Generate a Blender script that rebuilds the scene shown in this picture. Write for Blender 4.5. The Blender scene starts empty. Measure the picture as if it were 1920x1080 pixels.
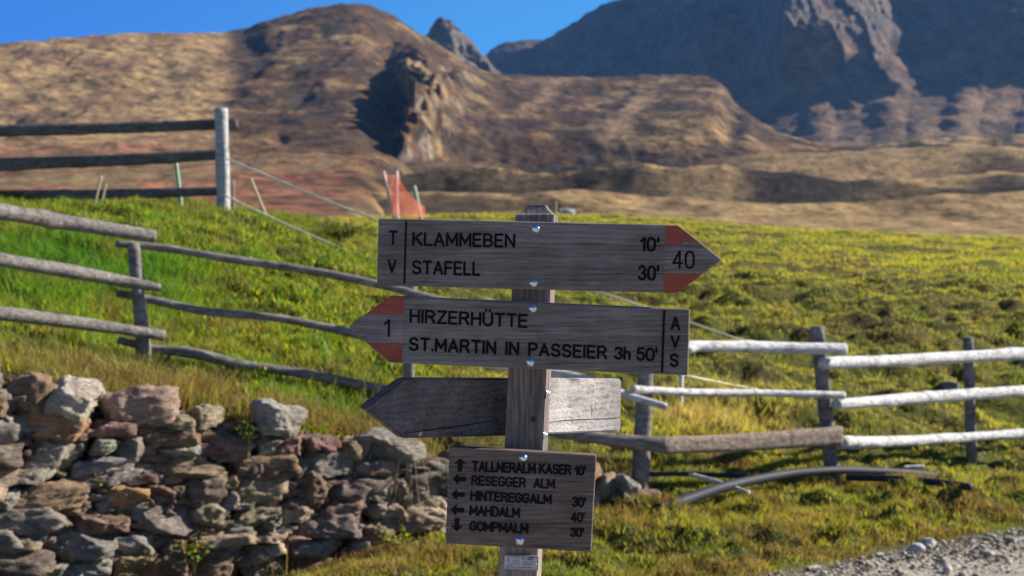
import bpy, bmesh, math, random
import numpy as np
from mathutils import Vector
random.seed(7)
rng = np.random.default_rng(11)
S = bpy.context.scene
R = math.radians

# ------------------------------------------------------------------ camera, world, sun, exposure
F = 50 / 36 * 1920            # focal length in photo pixels
PITCH = R(0.86)
CAM = np.array([0.0, 0.0, 1.6])
cd = bpy.data.cameras.new('camera')
cam = bpy.data.objects.new('camera', cd)
S.collection.objects.link(cam)
cam.location = CAM
cam.rotation_euler = (math.pi / 2 - PITCH, 0, 0)
cd.lens = 50; cd.sensor_width = 36
cd.clip_start = 0.05; cd.clip_end = 20000
cd.dof.use_dof = True
cd.dof.focus_distance = 2.58
cd.dof.aperture_fstop = 7.5
S.camera = cam
SUN_EL, SUN_B = R(29), R(14)      # height, and how far behind the picture plane (from +x towards +y)
w = bpy.data.worlds.new('World'); S.world = w; w.use_nodes = True
wn = w.node_tree.nodes; wl = w.node_tree.links
bg = wn['Background']; bg.inputs['Strength'].default_value = 0.075
sky = wn.new('ShaderNodeTexSky'); sky.sky_type = 'NISHITA'; sky.sun_disc = False
sky.sun_elevation = SUN_EL; sky.sun_rotation = math.pi / 2 - SUN_B
sky.altitude = 2000; sky.air_density = 0.75; sky.dust_density = 0.0; sky.ozone_density = 6.0
tint = wn.new('ShaderNodeMix'); tint.data_type = 'RGBA'; tint.blend_type = 'MULTIPLY'
tint.inputs['Factor'].default_value = 1.0
# deeper, polarised blue to the north and away from the sun; paler tint behind the camera, chosen to light the shaded boards
wt = wn.new('ShaderNodeTexCoord'); sp = wn.new('ShaderNodeSeparateXYZ'); wl.new(wt.outputs['Generated'], sp.inputs[0])
def wramp(sock, lo, hi, c0, c1):
    mr = wn.new('ShaderNodeMapRange'); mr.interpolation_type = 'SMOOTHSTEP'; mr.inputs['From Min'].default_value = lo; mr.inputs['From Max'].default_value = hi; wl.new(sock, mr.inputs['Value'])
    mx = wn.new('ShaderNodeMix'); mx.data_type = 'RGBA'; wl.new(mr.outputs[0], mx.inputs['Factor'])
    for k, c in (('A', c0), ('B', c1)):
        if isinstance(c, tuple): mx.inputs[k].default_value = (*c, 1)
        else: wl.new(c, mx.inputs[k])
    return mx.outputs['Result']
north = wramp(sp.outputs['X'], -0.42, 0.16, (0.004, 0.44, 0.98), (0.30, 0.98, 1.10))
wl.new(wramp(sp.outputs['Y'], -0.3, 0.75, (0.74, 0.76, 0.80), north), tint.inputs['B'])
wl.new(sky.outputs['Color'], tint.inputs['A']); wl.new(tint.outputs['Result'], bg.inputs['Color'])
sl = bpy.data.lights.new('sun', 'SUN'); sl.energy = 5.0; sl.angle = R(0.5); sl.color = (1.0, 0.93, 0.82)
sun = bpy.data.objects.new('sun', sl); S.collection.objects.link(sun)
SUNV = Vector((math.cos(SUN_EL) * math.cos(SUN_B), math.cos(SUN_EL) * math.sin(SUN_B), math.sin(SUN_EL)))
sun.rotation_euler = SUNV.to_track_quat('Z', 'Y').to_euler()
S.view_settings.view_transform = 'Standard'; S.view_settings.look = 'None'
S.view_settings.exposure = 1.15; S.view_settings.gamma = 1.0
S.render.engine = 'CYCLES'
S.cycles.use_denoising = True
S.cycles.max_bounces = 6; S.cycles.transparent_max_bounces = 8
S.cycles.volume_bounces = 0
S.cycles.volume_step_rate = 4.0

# ------------------------------------------------------------------ small helpers
FWD = np.array([0, math.cos(PITCH), -math.sin(PITCH)]); UP = np.array([0, math.sin(PITCH), math.cos(PITCH)])
RIGHT = np.array([1.0, 0, 0])
def ray(px, py):
    px = np.asarray(px, float)[..., None]; py = np.asarray(py, float)[..., None]
    return FWD + (px - 960) / F * RIGHT + (540 - py) / F * UP
def at(px, py, D):                    # a point at distance D along the view axis
    return CAM + ray(px, py) * np.asarray(D, float)[..., None]
def onplane(px, py, y):               # a point on the upright plane at distance y
    r = ray(px, py)
    return CAM + r * ((y - CAM[1]) / r[..., 1])[..., None]

def tag(o, label=None, cat=None, group=None, kind=None):
    if label: o['label'] = label
    if cat: o['category'] = cat
    if group: o['group'] = group
    if kind: o['kind'] = kind
    return o
def link(o, parent=None):
    S.collection.objects.link(o)
    if parent is not None:
        o.parent = parent
    return o
def mesh_obj(name, verts, faces, mat=None, parent=None, smooth=False, cols=None, origin=None):
    """one mesh object from arrays; verts in world space, origin = the object's own (or its thing's) base"""
    me = bpy.data.meshes.new(name)
    v = np.asarray(verts, float)
    if origin is None and parent is not None: origin = parent['_o'] if '_o' in parent else None
    off = np.array(origin[:]) if origin is not None else np.zeros(3)
    v = v - off
    if isinstance(faces, np.ndarray):
        k = faces.shape[1]
        me.vertices.add(len(v)); me.vertices.foreach_set('co', v.astype(np.float32).ravel())
        me.loops.add(faces.size); me.loops.foreach_set('vertex_index', faces.astype(np.int32).ravel())
        me.polygons.add(len(faces)); me.polygons.foreach_set('loop_start', np.arange(0, faces.size, k, dtype=np.int32))
        me.update(calc_edges=True); me.validate()
    else:
        me.from_pydata([tuple(p) for p in v], [], [tuple(int(i) for i in f) for f in faces]); me.update()
    if cols is not None:
        ca = me.attributes.new('Col', 'FLOAT_COLOR', 'POINT')
        c4 = np.ones((len(v), 4), np.float32); c4[:, :3] = cols
        ca.data.foreach_set('color', c4.ravel())
    if smooth: me.polygons.foreach_set('use_smooth', np.ones(len(me.polygons), bool))
    if mat: me.materials.append(mat)
    o = bpy.data.objects.new(name, me)
    if parent is None and origin is not None: o.location = off
    return link(o, parent)
def thing(name, loc, label, cat, group=None):
    o = bpy.data.objects.new(name, None); o.location = loc; o.empty_display_size = 0.1
    link(o); o['_o'] = [float(x) for x in loc]
    return tag(o, label, cat, group)
def merge(parts):
    vs, fs, n = [], [], 0
    for v, f in parts:
        vs.append(np.asarray(v, float)); fs += [tuple(int(i) + n for i in q) for q in f]; n += len(v)
    return np.concatenate(vs), fs

# value noise
def _hash(ix, iy, iz, seed):
    h = (ix * 374761393 + iy * 668265263 + iz * 2147483647 + seed * 1274126177) & 0xFFFFFFFF
    h = ((h ^ (h >> 13)) * 1274126177) & 0xFFFFFFFF
    h = ((h ^ (h >> 16)) * 2246822519) & 0xFFFFFFFF
    return ((h ^ (h >> 15)) & 0xFFFFFF) / float(0xFFFFFF)
def vnoise(p, seed=0):
    p = np.asarray(p, float); i = np.floor(p).astype(np.int64); f = p - i; u = f * f * f * (f * (f * 6 - 15) + 10)
    out = 0
    for dx in (0, 1):
        for dy in (0, 1):
            for dz in (0, 1):
                wgt = (u[:, 0] if dx else 1 - u[:, 0]) * (u[:, 1] if dy else 1 - u[:, 1]) * (u[:, 2] if dz else 1 - u[:, 2])
                out = out + wgt * _hash(i[:, 0] + dx, i[:, 1] + dy, i[:, 2] + dz, seed)
    return out * 2 - 1
def fbm(p, oct=4, seed=0, gain=0.5):
    p = np.asarray(p, float); a, s, out = 1.0, 0, 0
    for k in range(oct):
        out = out + a * vnoise(p * 2.03 ** k + 17.3 * k, seed + k); s += a; a *= gain
    return out / s
def ridged(p, oct=4, seed=0, gain=0.5):
    p = np.asarray(p, float); a, s, out = 1.0, 0, 0
    for k in range(oct):
        out = out + a * (1 - 2 * np.abs(vnoise(p * 2.03 ** k + 9.1 * k, seed + k))); s += a; a *= gain
    return out / s
def sstep(a, b, x):
    t = np.clip((np.asarray(x, float) - a) / (b - a), 0, 1); return t * t * (3 - 2 * t)
def mixc(c0, c1, t):
    return c0 * (1 - t[:, None]) + np.asarray(c1) * t[:, None]
def pchip(x, y, xi):
    """monotone cubic through (x, y); y may have further axes"""
    x = np.asarray(x, float); y = np.asarray(y, float); xi = np.clip(xi, x[0], x[-1])
    h = np.diff(x); hs = h.reshape(-1, *([1] * (y.ndim - 1)))
    d = np.diff(y, axis=0) / hs
    m = np.zeros_like(y); m[0] = d[0]; m[-1] = d[-1]
    if len(x) > 2:
        w1 = 2 * hs[1:] + hs[:-1]; w2 = hs[1:] + 2 * hs[:-1]
        same = d[:-1] * d[1:] > 0
        with np.errstate(divide='ignore', invalid='ignore'):
            hm = (w1 + w2) / (w1 / np.where(same, d[:-1], 1) + w2 / np.where(same, d[1:], 1))
        m[1:-1] = np.where(same, hm, 0)
    k = np.clip(np.searchsorted(x, xi) - 1, 0, len(x) - 2)
    sh = (-1,) + (1,) * (y.ndim - 1)
    t = ((xi - x[k]) / h[k]).reshape(sh); H = h[k].reshape(sh)
    return ((1 + 2 * t) * (1 - t) ** 2) * y[k] + t * (1 - t) ** 2 * H * m[k] + t * t * (3 - 2 * t) * y[k + 1] + t * t * (t - 1) * H * m[k + 1]
def grid_faces(nr, nc):
    a = np.arange(nr * nc).reshape(nr, nc)
    return np.stack([a[:-1, :-1], a[:-1, 1:], a[1:, 1:], a[1:, :-1]], -1).reshape(-1, 4)

# ------------------------------------------------------------------ materials
class Mat:
    def __init__(s, name, rough=0.8, spec=0.3):
        s.m = bpy.data.materials.new(name); s.m.use_nodes = True
        s.n = s.m.node_tree.nodes; s.l = s.m.node_tree.links; s.b = s.n['Principled BSDF']
        s.b.inputs['Roughness'].default_value = rough; s.b.inputs['Specular IOR Level'].default_value = spec
        s.tc = s.n.new('ShaderNodeTexCoord')
    def node(s, t, ins=(), **kw):
        x = s.n.new(t)
        for k, v in kw.items(): setattr(x, k, v)
        for k, v in dict(ins).items(): s.put(x.inputs[k], v)
        return x
    def put(s, sock, v):
        if isinstance(v, bpy.types.NodeSocket): s.l.new(v, sock)
        else: sock.default_value = v
    def coords(s, scale=(1, 1, 1), rot=(0, 0, 0), src=None):
        return s.node('ShaderNodeMapping', {'Vector': src or s.tc.outputs['Object'], 'Scale': scale, 'Rotation': rot}).outputs[0]
    def noise(s, vec, scale=5, detail=4, rough=0.55, dist=0):
        return s.node('ShaderNodeTexNoise', {'Vector': vec, 'Scale': scale, 'Detail': detail, 'Roughness': rough, 'Distortion': dist}).outputs[0]
    def ramp(s, fac, stops):
        x = s.node('ShaderNodeValToRGB', {'Fac': fac}); e = x.color_ramp.elements
        while len(e) < len(stops): e.new(0.5)
        for q, (p, c) in zip(e, stops): q.position = p; q.color = (*c, 1) if len(c) == 3 else c
        return x.outputs[0]
    def mix(s, a, b, fac, mode='MIX'):
        x = s.node('ShaderNodeMix', data_type='RGBA', blend_type=mode)
        for k, v in (('Factor', fac), ('A', a), ('B', b)):
            if not isinstance(v, bpy.types.NodeSocket) and k != 'Factor' and len(v) == 3: v = (*v, 1)
            s.put(x.inputs[k], v)
        return x.outputs['Result']
    def math(s, op, a, b=0.0):
        x = s.node('ShaderNodeMath', operation=op); s.put(x.inputs[0], a); s.put(x.inputs[1], b); return x.outputs[0]
    def bump(s, h, strength=0.4, dist=0.01):
        x = s.node('ShaderNodeBump', {'Height': h, 'Strength': strength, 'Distance': dist}); s.put(s.b.inputs['Normal'], x.outputs[0])
    def col(s, c):
        s.put(s.b.inputs['Base Color'], (*c, 1) if isinstance(c, tuple) and len(c) == 3 else c)
    def attr(s): return s.node('ShaderNodeAttribute', attribute_name='Col').outputs['Color']

def wood_mat(name, dark, mid, light, axis='x', grain=1.0, bump=0.5, rings=True, bleach=None):
    m = Mat(name, 0.85, 0.15)
    st = {'x': (0.06, 1, 1), 'z': (1, 1, 0.06)}[axis]
    v = m.coords(st)
    fine = m.noise(v, 330 * grain, 5, 0.65, 0.4)
    med = m.noise(v, 60 * grain, 4, 0.6, 0.8)
    big = m.noise(m.coords((0.5, 1, 1) if axis == 'x' else (1, 1, .5)), 7, 4, 0.6, 0.5)
    h = m.math('ADD', m.math('MULTIPLY', fine, 0.6), m.math('MULTIPLY', med, 0.4))
    if rings:
        wv = m.node('ShaderNodeTexWave', {'Vector': m.coords((0.16, 1, 1) if axis == 'x' else (1, 1, .16)), 'Scale': 34 * grain, 'Distortion': 9.0,
                    'Detail': 3, 'Detail Scale': 0.6}, wave_type='BANDS', bands_direction='Z' if axis == 'x' else 'X').outputs['Fac']
        h = m.math('ADD', m.math('MULTIPLY', h, 0.94), m.math('MULTIPLY', wv, 0.06))
    c = m.ramp(h, [(0.36, dark), (0.50, mid), (0.64, light)])
    c = m.mix(c, m.ramp(big, [(0.3, (0.66, 0.62, 0.62)), (0.7, (1.25, 1.22, 1.2))]), 1.0, 'MULTIPLY')
    # a few knots, each with a dark heart, and long dark drying checks
    vo = m.node('ShaderNodeTexVoronoi', {'Vector': m.coords((.45, 1, 1) if axis == 'x' else (1, 1, .4)), 'Scale': 11, 'Randomness': 1.0})
    some = m.node('ShaderNodeSeparateColor', {0: vo.outputs['Color']}).outputs[0]
    kd = m.math('ADD', vo.outputs['Distance'], m.math('MULTIPLY', med, 0.10))
    kn = m.math('MULTIPLY', m.ramp(kd, [(0.09, (1, 1, 1)), (0.22, (0, 0, 0))]), m.math('GREATER_THAN', some, 0.72))
    c = m.mix(c, tuple(q * .75 for q in dark), kn)
    ck = m.noise(m.coords((.035, 1, 1) if axis == 'x' else (1, 1, .035)), 120 * grain, 3, .5, .3)
    c = m.mix(c, m.ramp(ck, [(0.26, (.45, .42, .4)), (0.33, (1, 1, 1))]), 1.0, 'MULTIPLY')
    wx = m.noise(m.coords((.7, 1, .35)), 9, 3, .6); c = m.mix(c, m.ramp(wx, [(0.35, (.80, .79, .80)), (0.62, (1.12, 1.11, 1.10))]), 1.0, 'MULTIPLY')
    m.col(c); m.bump(h, bump, 0.004)
    return m.m
W_BOARD = wood_mat('board_wood', (.125, .105, .096), (.205, .178, .164), (.29, .258, .238))
W_BOARD_LOW = wood_mat('panel_wood', (.085, .062, .052), (.155, .118, .100), (.235, .185, .160))
W_BACK = wood_mat('shade_painted_wood', (.26, .235, .215), (.50, .48, .455), (.68, .66, .64), grain=0.8)
def paint_shaded_end(m):   # shade left of the post painted into the colour; the sunlit end stays pale
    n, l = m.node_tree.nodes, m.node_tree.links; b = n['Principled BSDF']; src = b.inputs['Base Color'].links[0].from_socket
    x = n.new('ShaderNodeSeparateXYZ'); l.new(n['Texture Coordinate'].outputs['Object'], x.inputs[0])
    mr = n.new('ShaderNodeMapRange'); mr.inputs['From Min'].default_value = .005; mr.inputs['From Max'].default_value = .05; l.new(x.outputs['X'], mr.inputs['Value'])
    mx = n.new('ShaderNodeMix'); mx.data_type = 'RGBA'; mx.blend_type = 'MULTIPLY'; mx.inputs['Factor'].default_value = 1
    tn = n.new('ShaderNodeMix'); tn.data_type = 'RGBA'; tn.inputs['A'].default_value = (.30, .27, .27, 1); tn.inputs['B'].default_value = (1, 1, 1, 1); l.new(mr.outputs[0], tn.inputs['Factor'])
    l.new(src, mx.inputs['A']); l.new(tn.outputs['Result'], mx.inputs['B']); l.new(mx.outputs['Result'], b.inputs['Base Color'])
paint_shaded_end(W_BACK)
W_PALE = wood_mat('worn_white_wood', (.15, .12, .108), (.25, .205, .19), (.36, .31, .29))
W_POST = wood_mat('post_wood', (.12, .10, .092), (.24, .20, .185), (.36, .315, .295), axis='z', grain=0.8)
def log_mat(name, dark, mid, light):
    m = Mat(name, 0.75, 0.25)
    v = m.coords((0.25, 1, 1)); h = m.noise(v, 38, 5, 0.7, 0.6); big = m.noise(m.coords(), 9, 5, .7)
    c = m.ramp(h, [(0.3, dark), (0.5, mid), (0.68, light)])
    c = m.mix(c, m.ramp(big, [(0.30, (.42, .38, .35)), (0.42, (.9, .88, .86)), (0.7, (1.15, 1.14, 1.12))]), 1.0, 'MULTIPLY')
    m.col(c); m.bump(h, 0.7, 0.02)
    return m.m
LOG_GREY = log_mat('grey_log', (.08, .068, .06), (.20, .18, .165), (.33, .31, .29))
LOG_PALE = log_mat('pale_log', (.20, .19, .185), (.60, .595, .595), (.80, .80, .81))
LOG_BROWN = log_mat('brown_plank_wood', (.11, .08, .06), (.26, .20, .155), (.40, .33, .27))
POST_PALE = log_mat('pale_post_wood', (.17, .165, .165), (.42, .415, .42), (.58, .58, .59))
POST_DARK = log_mat('fence_post_wood', (.08, .07, .07), (.20, .18, .175), (.32, .30, .29))
PLANK_DARK = log_mat('dark_plank_wood', (.06, .05, .045), (.14, .12, .11), (.22, .20, .19))
def plain(name, col, rough=0.6, metal=0.0, spec=0.4, var=0.2, scale=20):
    m = Mat(name, rough, spec); m.b.inputs['Metallic'].default_value = metal
    n = m.noise(m.coords(), scale, 4)
    m.col(m.mix(tuple(c * (1 - var) for c in col), tuple(min(1, c * (1 + var)) for c in col), n)); return m.m
INK = plain('engraved_black', (.012, .010, .011), 0.8, spec=0.1)
def red_paint():
    m = Mat('worn_red_paint', 0.7, 0.25)
    v = m.coords((0.08, 1, 1)); n = m.noise(v, 260, 5, 0.7); n2 = m.noise(m.coords(), 30, 4, 0.6)
    wear = m.math('ADD', m.math('MULTIPLY', n, 0.6), m.math('MULTIPLY', n2, 0.4))
    m.col(m.ramp(wear, [(0.32, (.17, .085, .07)), (0.42, (.30, .065, .042)), (0.60, (.37, .085, .055)), (0.70, (.30, .19, .16))])); m.bump(n, 0.3, 0.003)
    return m.m
RED = red_paint()
CHROME = plain('zinc_bolt', (.75, .76, .78), 0.16, 1.0, 0.5, 0.1, 200)
METAL_PLATE = plain('aluminium_plate', (.50, .46, .45), 0.45, 0.35, 0.4, 0.08, 120)
BLACK_PIPE = plain('black_plastic', (.030, .034, .044), 0.62, 0, 0.18, 0.3, 15)
ROPE = plain('cream_rope', (.80, .74, .58), 0.8, 0, 0.2, 0.3, 25)
GREEN_PLASTIC = plain('green_plastic', (.27, .40, .28), 0.5, 0, 0.4, 0.1)
WHITE_PLASTIC = plain('white_plastic', (.72, .74, .74), 0.5, 0, 0.4, 0.1)
NET = plain('orange_net', (.95, .25, .14), 0.6, 0, 0.3, 0.1)
STRAW = plain('dry_stem', (.48, .38, .24), 0.8, 0, 0.2, 0.2)
def stone_mat(name='wall_stone', pale=False):
    m = Mat(name, 0.88, 0.2)
    v = m.coords(); n1 = m.noise(v, 9, 6, 0.65, 0.6); n2 = m.noise(m.coords((1, 1, 3.2)), 26, 6, 0.7, 0.8); n3 = m.noise(v, 60, 4, 0.7)
    c = m.mix(m.attr(), m.ramp(n1, [(0.28, (.45, .43, .42)), (0.5, (1, .97, .94)), (0.72, (1.55, 1.52, 1.5))]), 1.0, 'MULTIPLY')
    c = m.mix(c, m.ramp(n2, [(0.35, (.55, .52, .5)), (0.55, (1.05, 1.05, 1.05)), (0.75, (1.4, 1.4, 1.4))]), 0.8, 'MULTIPLY')
    m.col(c)
    h = m.math('ADD', m.math('MULTIPLY', n2, 0.7), m.math('ADD', m.math('MULTIPLY', n1, 0.6), m.math('MULTIPLY', n3, 0.2)))
    m.bump(h, 1.0, 0.05)
    return m.m
STONE = stone_mat()
def blade_mat(name, trans=0.5):
    m = Mat(name, 0.55, 0.25)
    c = m.attr(); m.col(c)
    t = m.node('ShaderNodeBsdfTranslucent', {'Color': m.mix(c, (1.5, 1.5, .6), 1.0, 'MULTIPLY')})
    mx = m.node('ShaderNodeMixShader', {0: trans}); m.l.new(m.b.outputs[0], mx.inputs[1]); m.l.new(t.outputs[0], mx.inputs[2])
    m.l.new(mx.outputs[0], m.n['Material Output'].inputs['Surface'])
    return m.m
BLADE = blade_mat('grass_blade')
def ground_mat():
    m = Mat('meadow_soil', 0.95, 0.1)
    v = m.coords(); n1 = m.noise(v, 14, 6, 0.7); n2 = m.noise(v, 70, 4, 0.7)
    c = m.mix(m.attr(), m.ramp(n1, [(0.3, (.55, .5, .45)), (0.5, (1, 1, 1)), (0.7, (1.4, 1.4, 1.3))]), 1.0, 'MULTIPLY')
    m.col(c); m.bump(m.math('ADD', n1, m.math('MULTIPLY', n2, 0.5)), 1.0, 0.06); return m.m
def road_mat():
    m = Mat('gravel', 0.9, 0.2)
    v = m.coords(); n1 = m.noise(v, 3, 5, 0.6); n2 = m.noise(v, 55, 5, 0.7)
    vo = m.node('ShaderNodeTexVoronoi', {'Vector': v, 'Scale': 42}).outputs['Distance']
    c = m.ramp(n2, [(0.3, (.26, .23, .19)), (0.5, (.47, .43, .36)), (0.7, (.64, .60, .53))])
    c = m.mix(c, m.ramp(n1, [(0.35, (.75, .68, .6)), (0.65, (1.1, 1.1, 1.1))]), 1.0, 'MULTIPLY')
    m.col(c); m.bump(m.math('ADD', n2, vo), 0.8, 0.03); return m.m
def hill_mat(name, scale, bump, dist):
    m = Mat(name, 0.95, 0.08)
    v = m.coords(); n1 = m.noise(v, scale, 8, 0.7, 0.3); n2 = m.noise(v, scale * 3.2, 8, 0.78)
    c = m.mix(m.attr(), m.ramp(n1, [(0.34, (.48, .44, .43)), (0.5, (1, 1, 1)), (0.66, (1.42, 1.36, 1.24))]), 1.0, 'MULTIPLY')
    c = m.mix(c, m.ramp(n2, [(0.38, (.34, .32, .32)), (0.49, (.98, .98, .98)), (0.62, (1.55, 1.48, 1.34))]), 0.95, 'MULTIPLY')
    m.col(c); m.bump(m.math('ADD', n1, m.math('MULTIPLY', n2, 0.5)), bump, dist); return m.m

# ------------------------------------------------------------------ the ground: heights
def tps(pts, lam=0.002):
    P = np.asarray(pts, float); n = len(P)
    def K(a, b):
        d2 = ((a[:, None, :] - b[None, :, :]) ** 2).sum(-1); return 0.5 * d2 * np.log(d2 + 1e-9)
    xy = P[:, :2]; A = np.zeros((n + 3, n + 3)); A[:n, :n] = K(xy, xy) + lam * np.eye(n)
    A[:n, n] = 1; A[:n, n + 1:] = xy; A[n, :n] = 1; A[n + 1:, :n] = xy.T
    s = np.linalg.solve(A, np.concatenate([P[:, 2], np.zeros(3)]))
    def f(q):
        out = np.empty(len(q))
        for i in range(0, len(q), 40000):
            b = q[i:i + 40000]; out[i:i + 40000] = K(b, xy) @ s[:n] + s[n] + b @ s[n + 1:]
        return out
    return f
UPPER = [(-250, 690, 7.1), (0, 703, 7.45), (170, 735, 7.72), (300, 760, 7.9), (430, 775, 8.1), (560, 812, 8.3), (700, 830, 8.55), (850, 870, 8.8), (1000, 890, 9.0),
         (1200, 912, 9.22), (1360, 912, 9.6), (1560, 903, 10.1), (1700, 893, 10.7), (1822, 877, 11.3), (1960, 870, 12), (2200, 860, 13),
         (-100, 600, 9.0), (100, 640, 8.9), (272, 692, 8.9), (480, 720, 9.0), (765, 772, 9.1), (1000, 830, 9.5),
         (-150, 425, 12.0), (0, 416, 12.8), (130, 412, 13.4), (270, 412, 14.2), (418, 410, 15.2), (520, 420, 16.5), (600, 434, 17.5), (660, 440, 18.5),
         (100, 520, 10.6), (300, 540, 11.0), (480, 500, 12.3), (600, 600, 10.8), (700, 540, 12.5), (800, 640, 11.2), (900, 700, 10.6),
         (740, 424, 25), (860, 410, 31), (1000, 409, 34), (1130, 410, 35), (1300, 418, 35), (1450, 434, 34), (1650, 444, 33), (1920, 460, 32), (2200, 470, 31),
         (1277, 772, 11.3), (1300, 620, 14.5), (1500, 640, 14.5), (1700, 660, 14.5), (1920, 680, 14.5), (1100, 600, 15), (1400, 520, 20), (1700, 530, 20), (1100, 500, 20),
         (2250, 690, 14.5), (-200, 445, 20), (100, 448, 20), (330, 446, 20), (520, 446, 22), (-300, 450, 30), (60, 446, 30), (300, 440, 34), (520, 432, 34), (2200, 540, 20), (900, 520, 18)]
UP_F = tps([at(*p) for p in UPPER])
WALL_PX = np.array([-420., 0, 600, 840, 1235, 1300]); WALL_D = np.array([6.65, 7.2, 8.05, 8.43, 9.02, 9.1])
_wx = np.array([at(p, 900, d)[0] for p, d in zip(WALL_PX, WALL_D)]); _wy = np.array([at(p, 900, d)[1] for p, d in zip(WALL_PX, WALL_D)])
WALL_END = float(at(1235, 900, 9.02)[0])
def wall_y(x): return np.interp(x, _wx, _wy) + np.where(x < _wx[0], (x - _wx[0]) * 0.3, 0) + np.where(x > _wx[-1], (x - _wx[-1]) * 0.55, 0)
ROAD_X = np.array([-14., -6, 0, 1.47, 2.15, 3.02, 4.6, 7, 14]); ROAD_Y = np.array([-2., 3.6, 6.25, 7.36, 7.93, 8.52, 9.35, 10.4, 13.4])
def road_y(x): return np.interp(x, ROAD_X, ROAD_Y)
def hz(xy, rough=True):
    xy = np.asarray(xy, float); x, y = xy[:, 0], xy[:, 1]
    p3 = np.column_stack([x, y, 0 * x])
    rd = y - road_y(x)
    lower = 0.02 * fbm(p3 * 0.7, 3, 5) + sstep(0, 0.9, rd) * 0.05 - 0.05 * sstep(0.2, -0.3, rd)
    lower = lower + sstep(0.1, 0.5, rd) * sstep(-1.2, .2, x) * (0.09 * fbm(p3 * 2.2, 3, 41) + .095 * np.abs(vnoise(p3 * 4.6, 42)) + .06 * np.abs(vnoise(p3 * 9, 43)) - .04)
    lower = lower - (0.13 * sstep(-0.6, -1.5, x) + .07 * sstep(.5, -.4, x)) * sstep(-1.1, -.2, y - wall_y(x))
    up = UP_F(xy)
    crest = 35.0
    up = np.where(y > crest, up * 0 + UP_F(np.column_stack([x / np.maximum(y, 1) * crest, np.full_like(x, crest)])) - 0.035 * (y - crest) - 0.0006 * (y - crest) ** 2, up)
    up = np.maximum(up, -3.0)
    hum = sstep(9.5, 12, y) * (0.13 * fbm(p3 * np.array([1.1, 2.3, 1]), 4, 23) + 0.10 * ridged(p3 * np.array([.6, 1.9, 1]), 3, 3))
    q3 = p3 + 0.12 * fbm(p3 * 3.1, 2, 66)[:, None]
    far_ = sstep(15, 26, y)
    tus = 0.095 * np.abs(vnoise(q3 * np.array([3.6, 4.6, 1]), 31)) + 0.075 * np.abs(vnoise(q3 * np.array([7.5, 9.3, 1]), 32)) * (1 - .5 * far_) + .05 * far_ * np.abs(vnoise(q3 * np.array([.9, 2.6, 1]), 33))
    tus = tus * (1 - .45 * far_)
    hum = hum + (tus - .05) * (.45 + .55 * sstep(-2.0, 1.0, x + .1 * y))
    up = up + hum * (1 if rough else 0) * sstep(-0.1, 0.8, y - wall_y(x) - 0.3)
    wdt = np.where(x < WALL_END, 0.16, 0.16 + np.clip((x - WALL_END) * 1.5, 0, 1.0))
    t = sstep(0, 1, (y - wall_y(x) - np.where(x < WALL_END, 0.16, 0.16 - np.clip((x - WALL_END), 0, 0.5))) / wdt)
    return lower * (1 - t) + up * t
def hz1(x, y): return float(hz(np.array([[x, y]]))[0])
def ground_hit(px, py, d0=6.5, d1=45):
    D = np.linspace(d0, d1, 900); P = at(np.full(900, px), np.full(900, py), D)
    z = hz(P[:, :2]); k = np.nonzero(P[:, 2] <= z)[0]
    i = k[0] if len(k) else 899
    return np.array([P[i, 0], P[i, 1], z[i]])

# near ground sheet (a fan of rows, denser near the wall)
def build_ground():
    ys = np.concatenate([np.linspace(-4, 6.4, 24, endpoint=False), np.linspace(6.4, 10.4, 190, endpoint=False), np.linspace(10.4, 20, 190, endpoint=False), np.linspace(20, 70, 130)])
    us = np.linspace(-1, 1, 420)
    Y, U = np.meshgrid(ys, us, indexing='ij'); Wd = 5.5 + 0.52 * np.maximum(Y, 0)
    X = U * Wd; xy = np.column_stack([X.ravel(), Y.ravel()])
    z = hz(xy)
    p3 = np.column_stack([xy, z])
    n = fbm(p3 * 0.9, 4, 77); n2 = fbm(p3 * np.array([1.4, 3.0, 2]), 4, 91)
    c = np.tile(np.array([[.105, .115, .028]]), (len(xy), 1))
    c = mixc(c, (.16, .15, .035), sstep(-.1, .5, n)); c = mixc(c, (.11, .075, .04), sstep(0.05, .45, n2) * 0.8)
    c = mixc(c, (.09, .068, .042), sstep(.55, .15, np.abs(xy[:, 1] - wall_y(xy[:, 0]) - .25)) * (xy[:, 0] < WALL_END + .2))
    c = mixc(c, (.30, .27, .23), sstep(.25, -.1, xy[:, 1] - road_y(xy[:, 0])))
    o = mesh_obj('ground', p3, grid_faces(len(ys), len(us)), ground_mat(), smooth=True, cols=c)
    tag(o, 'grassy bank and meadow rising behind the stone wall', 'ground', kind='structure')
    # road: its own sheet just above the ground
    xs = np.linspace(-9, 12, 330); ts = np.linspace(0, 1, 120) ** 1.6
    T, X = np.meshgrid(ts, xs, indexing='ij')
    edge = road_y(X) - 0.02 + 0.16 * fbm(np.column_stack([X.ravel() * 1.6, 0 * X.ravel(), 0 * X.ravel()]), 4, 8).reshape(X.shape)
    Y = edge - T * 9.0; xy = np.column_stack([X.ravel(), Y.ravel()])
    z = hz(xy) + 0.006 + 0.02 * sstep(0.02, .12, T.ravel())
    p = np.column_stack([xy, z]); p[:, 2] += 0.012 * fbm(p * 5, 3, 4) * sstep(0, .05, T.ravel())
    o = mesh_obj('gravel_road', p, grid_faces(120, 330)[:, ::-1].copy(), road_mat(), smooth=True)
    tag(o, 'pale gravel track curving past at lower right', 'road', kind='structure')
build_ground()

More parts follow.
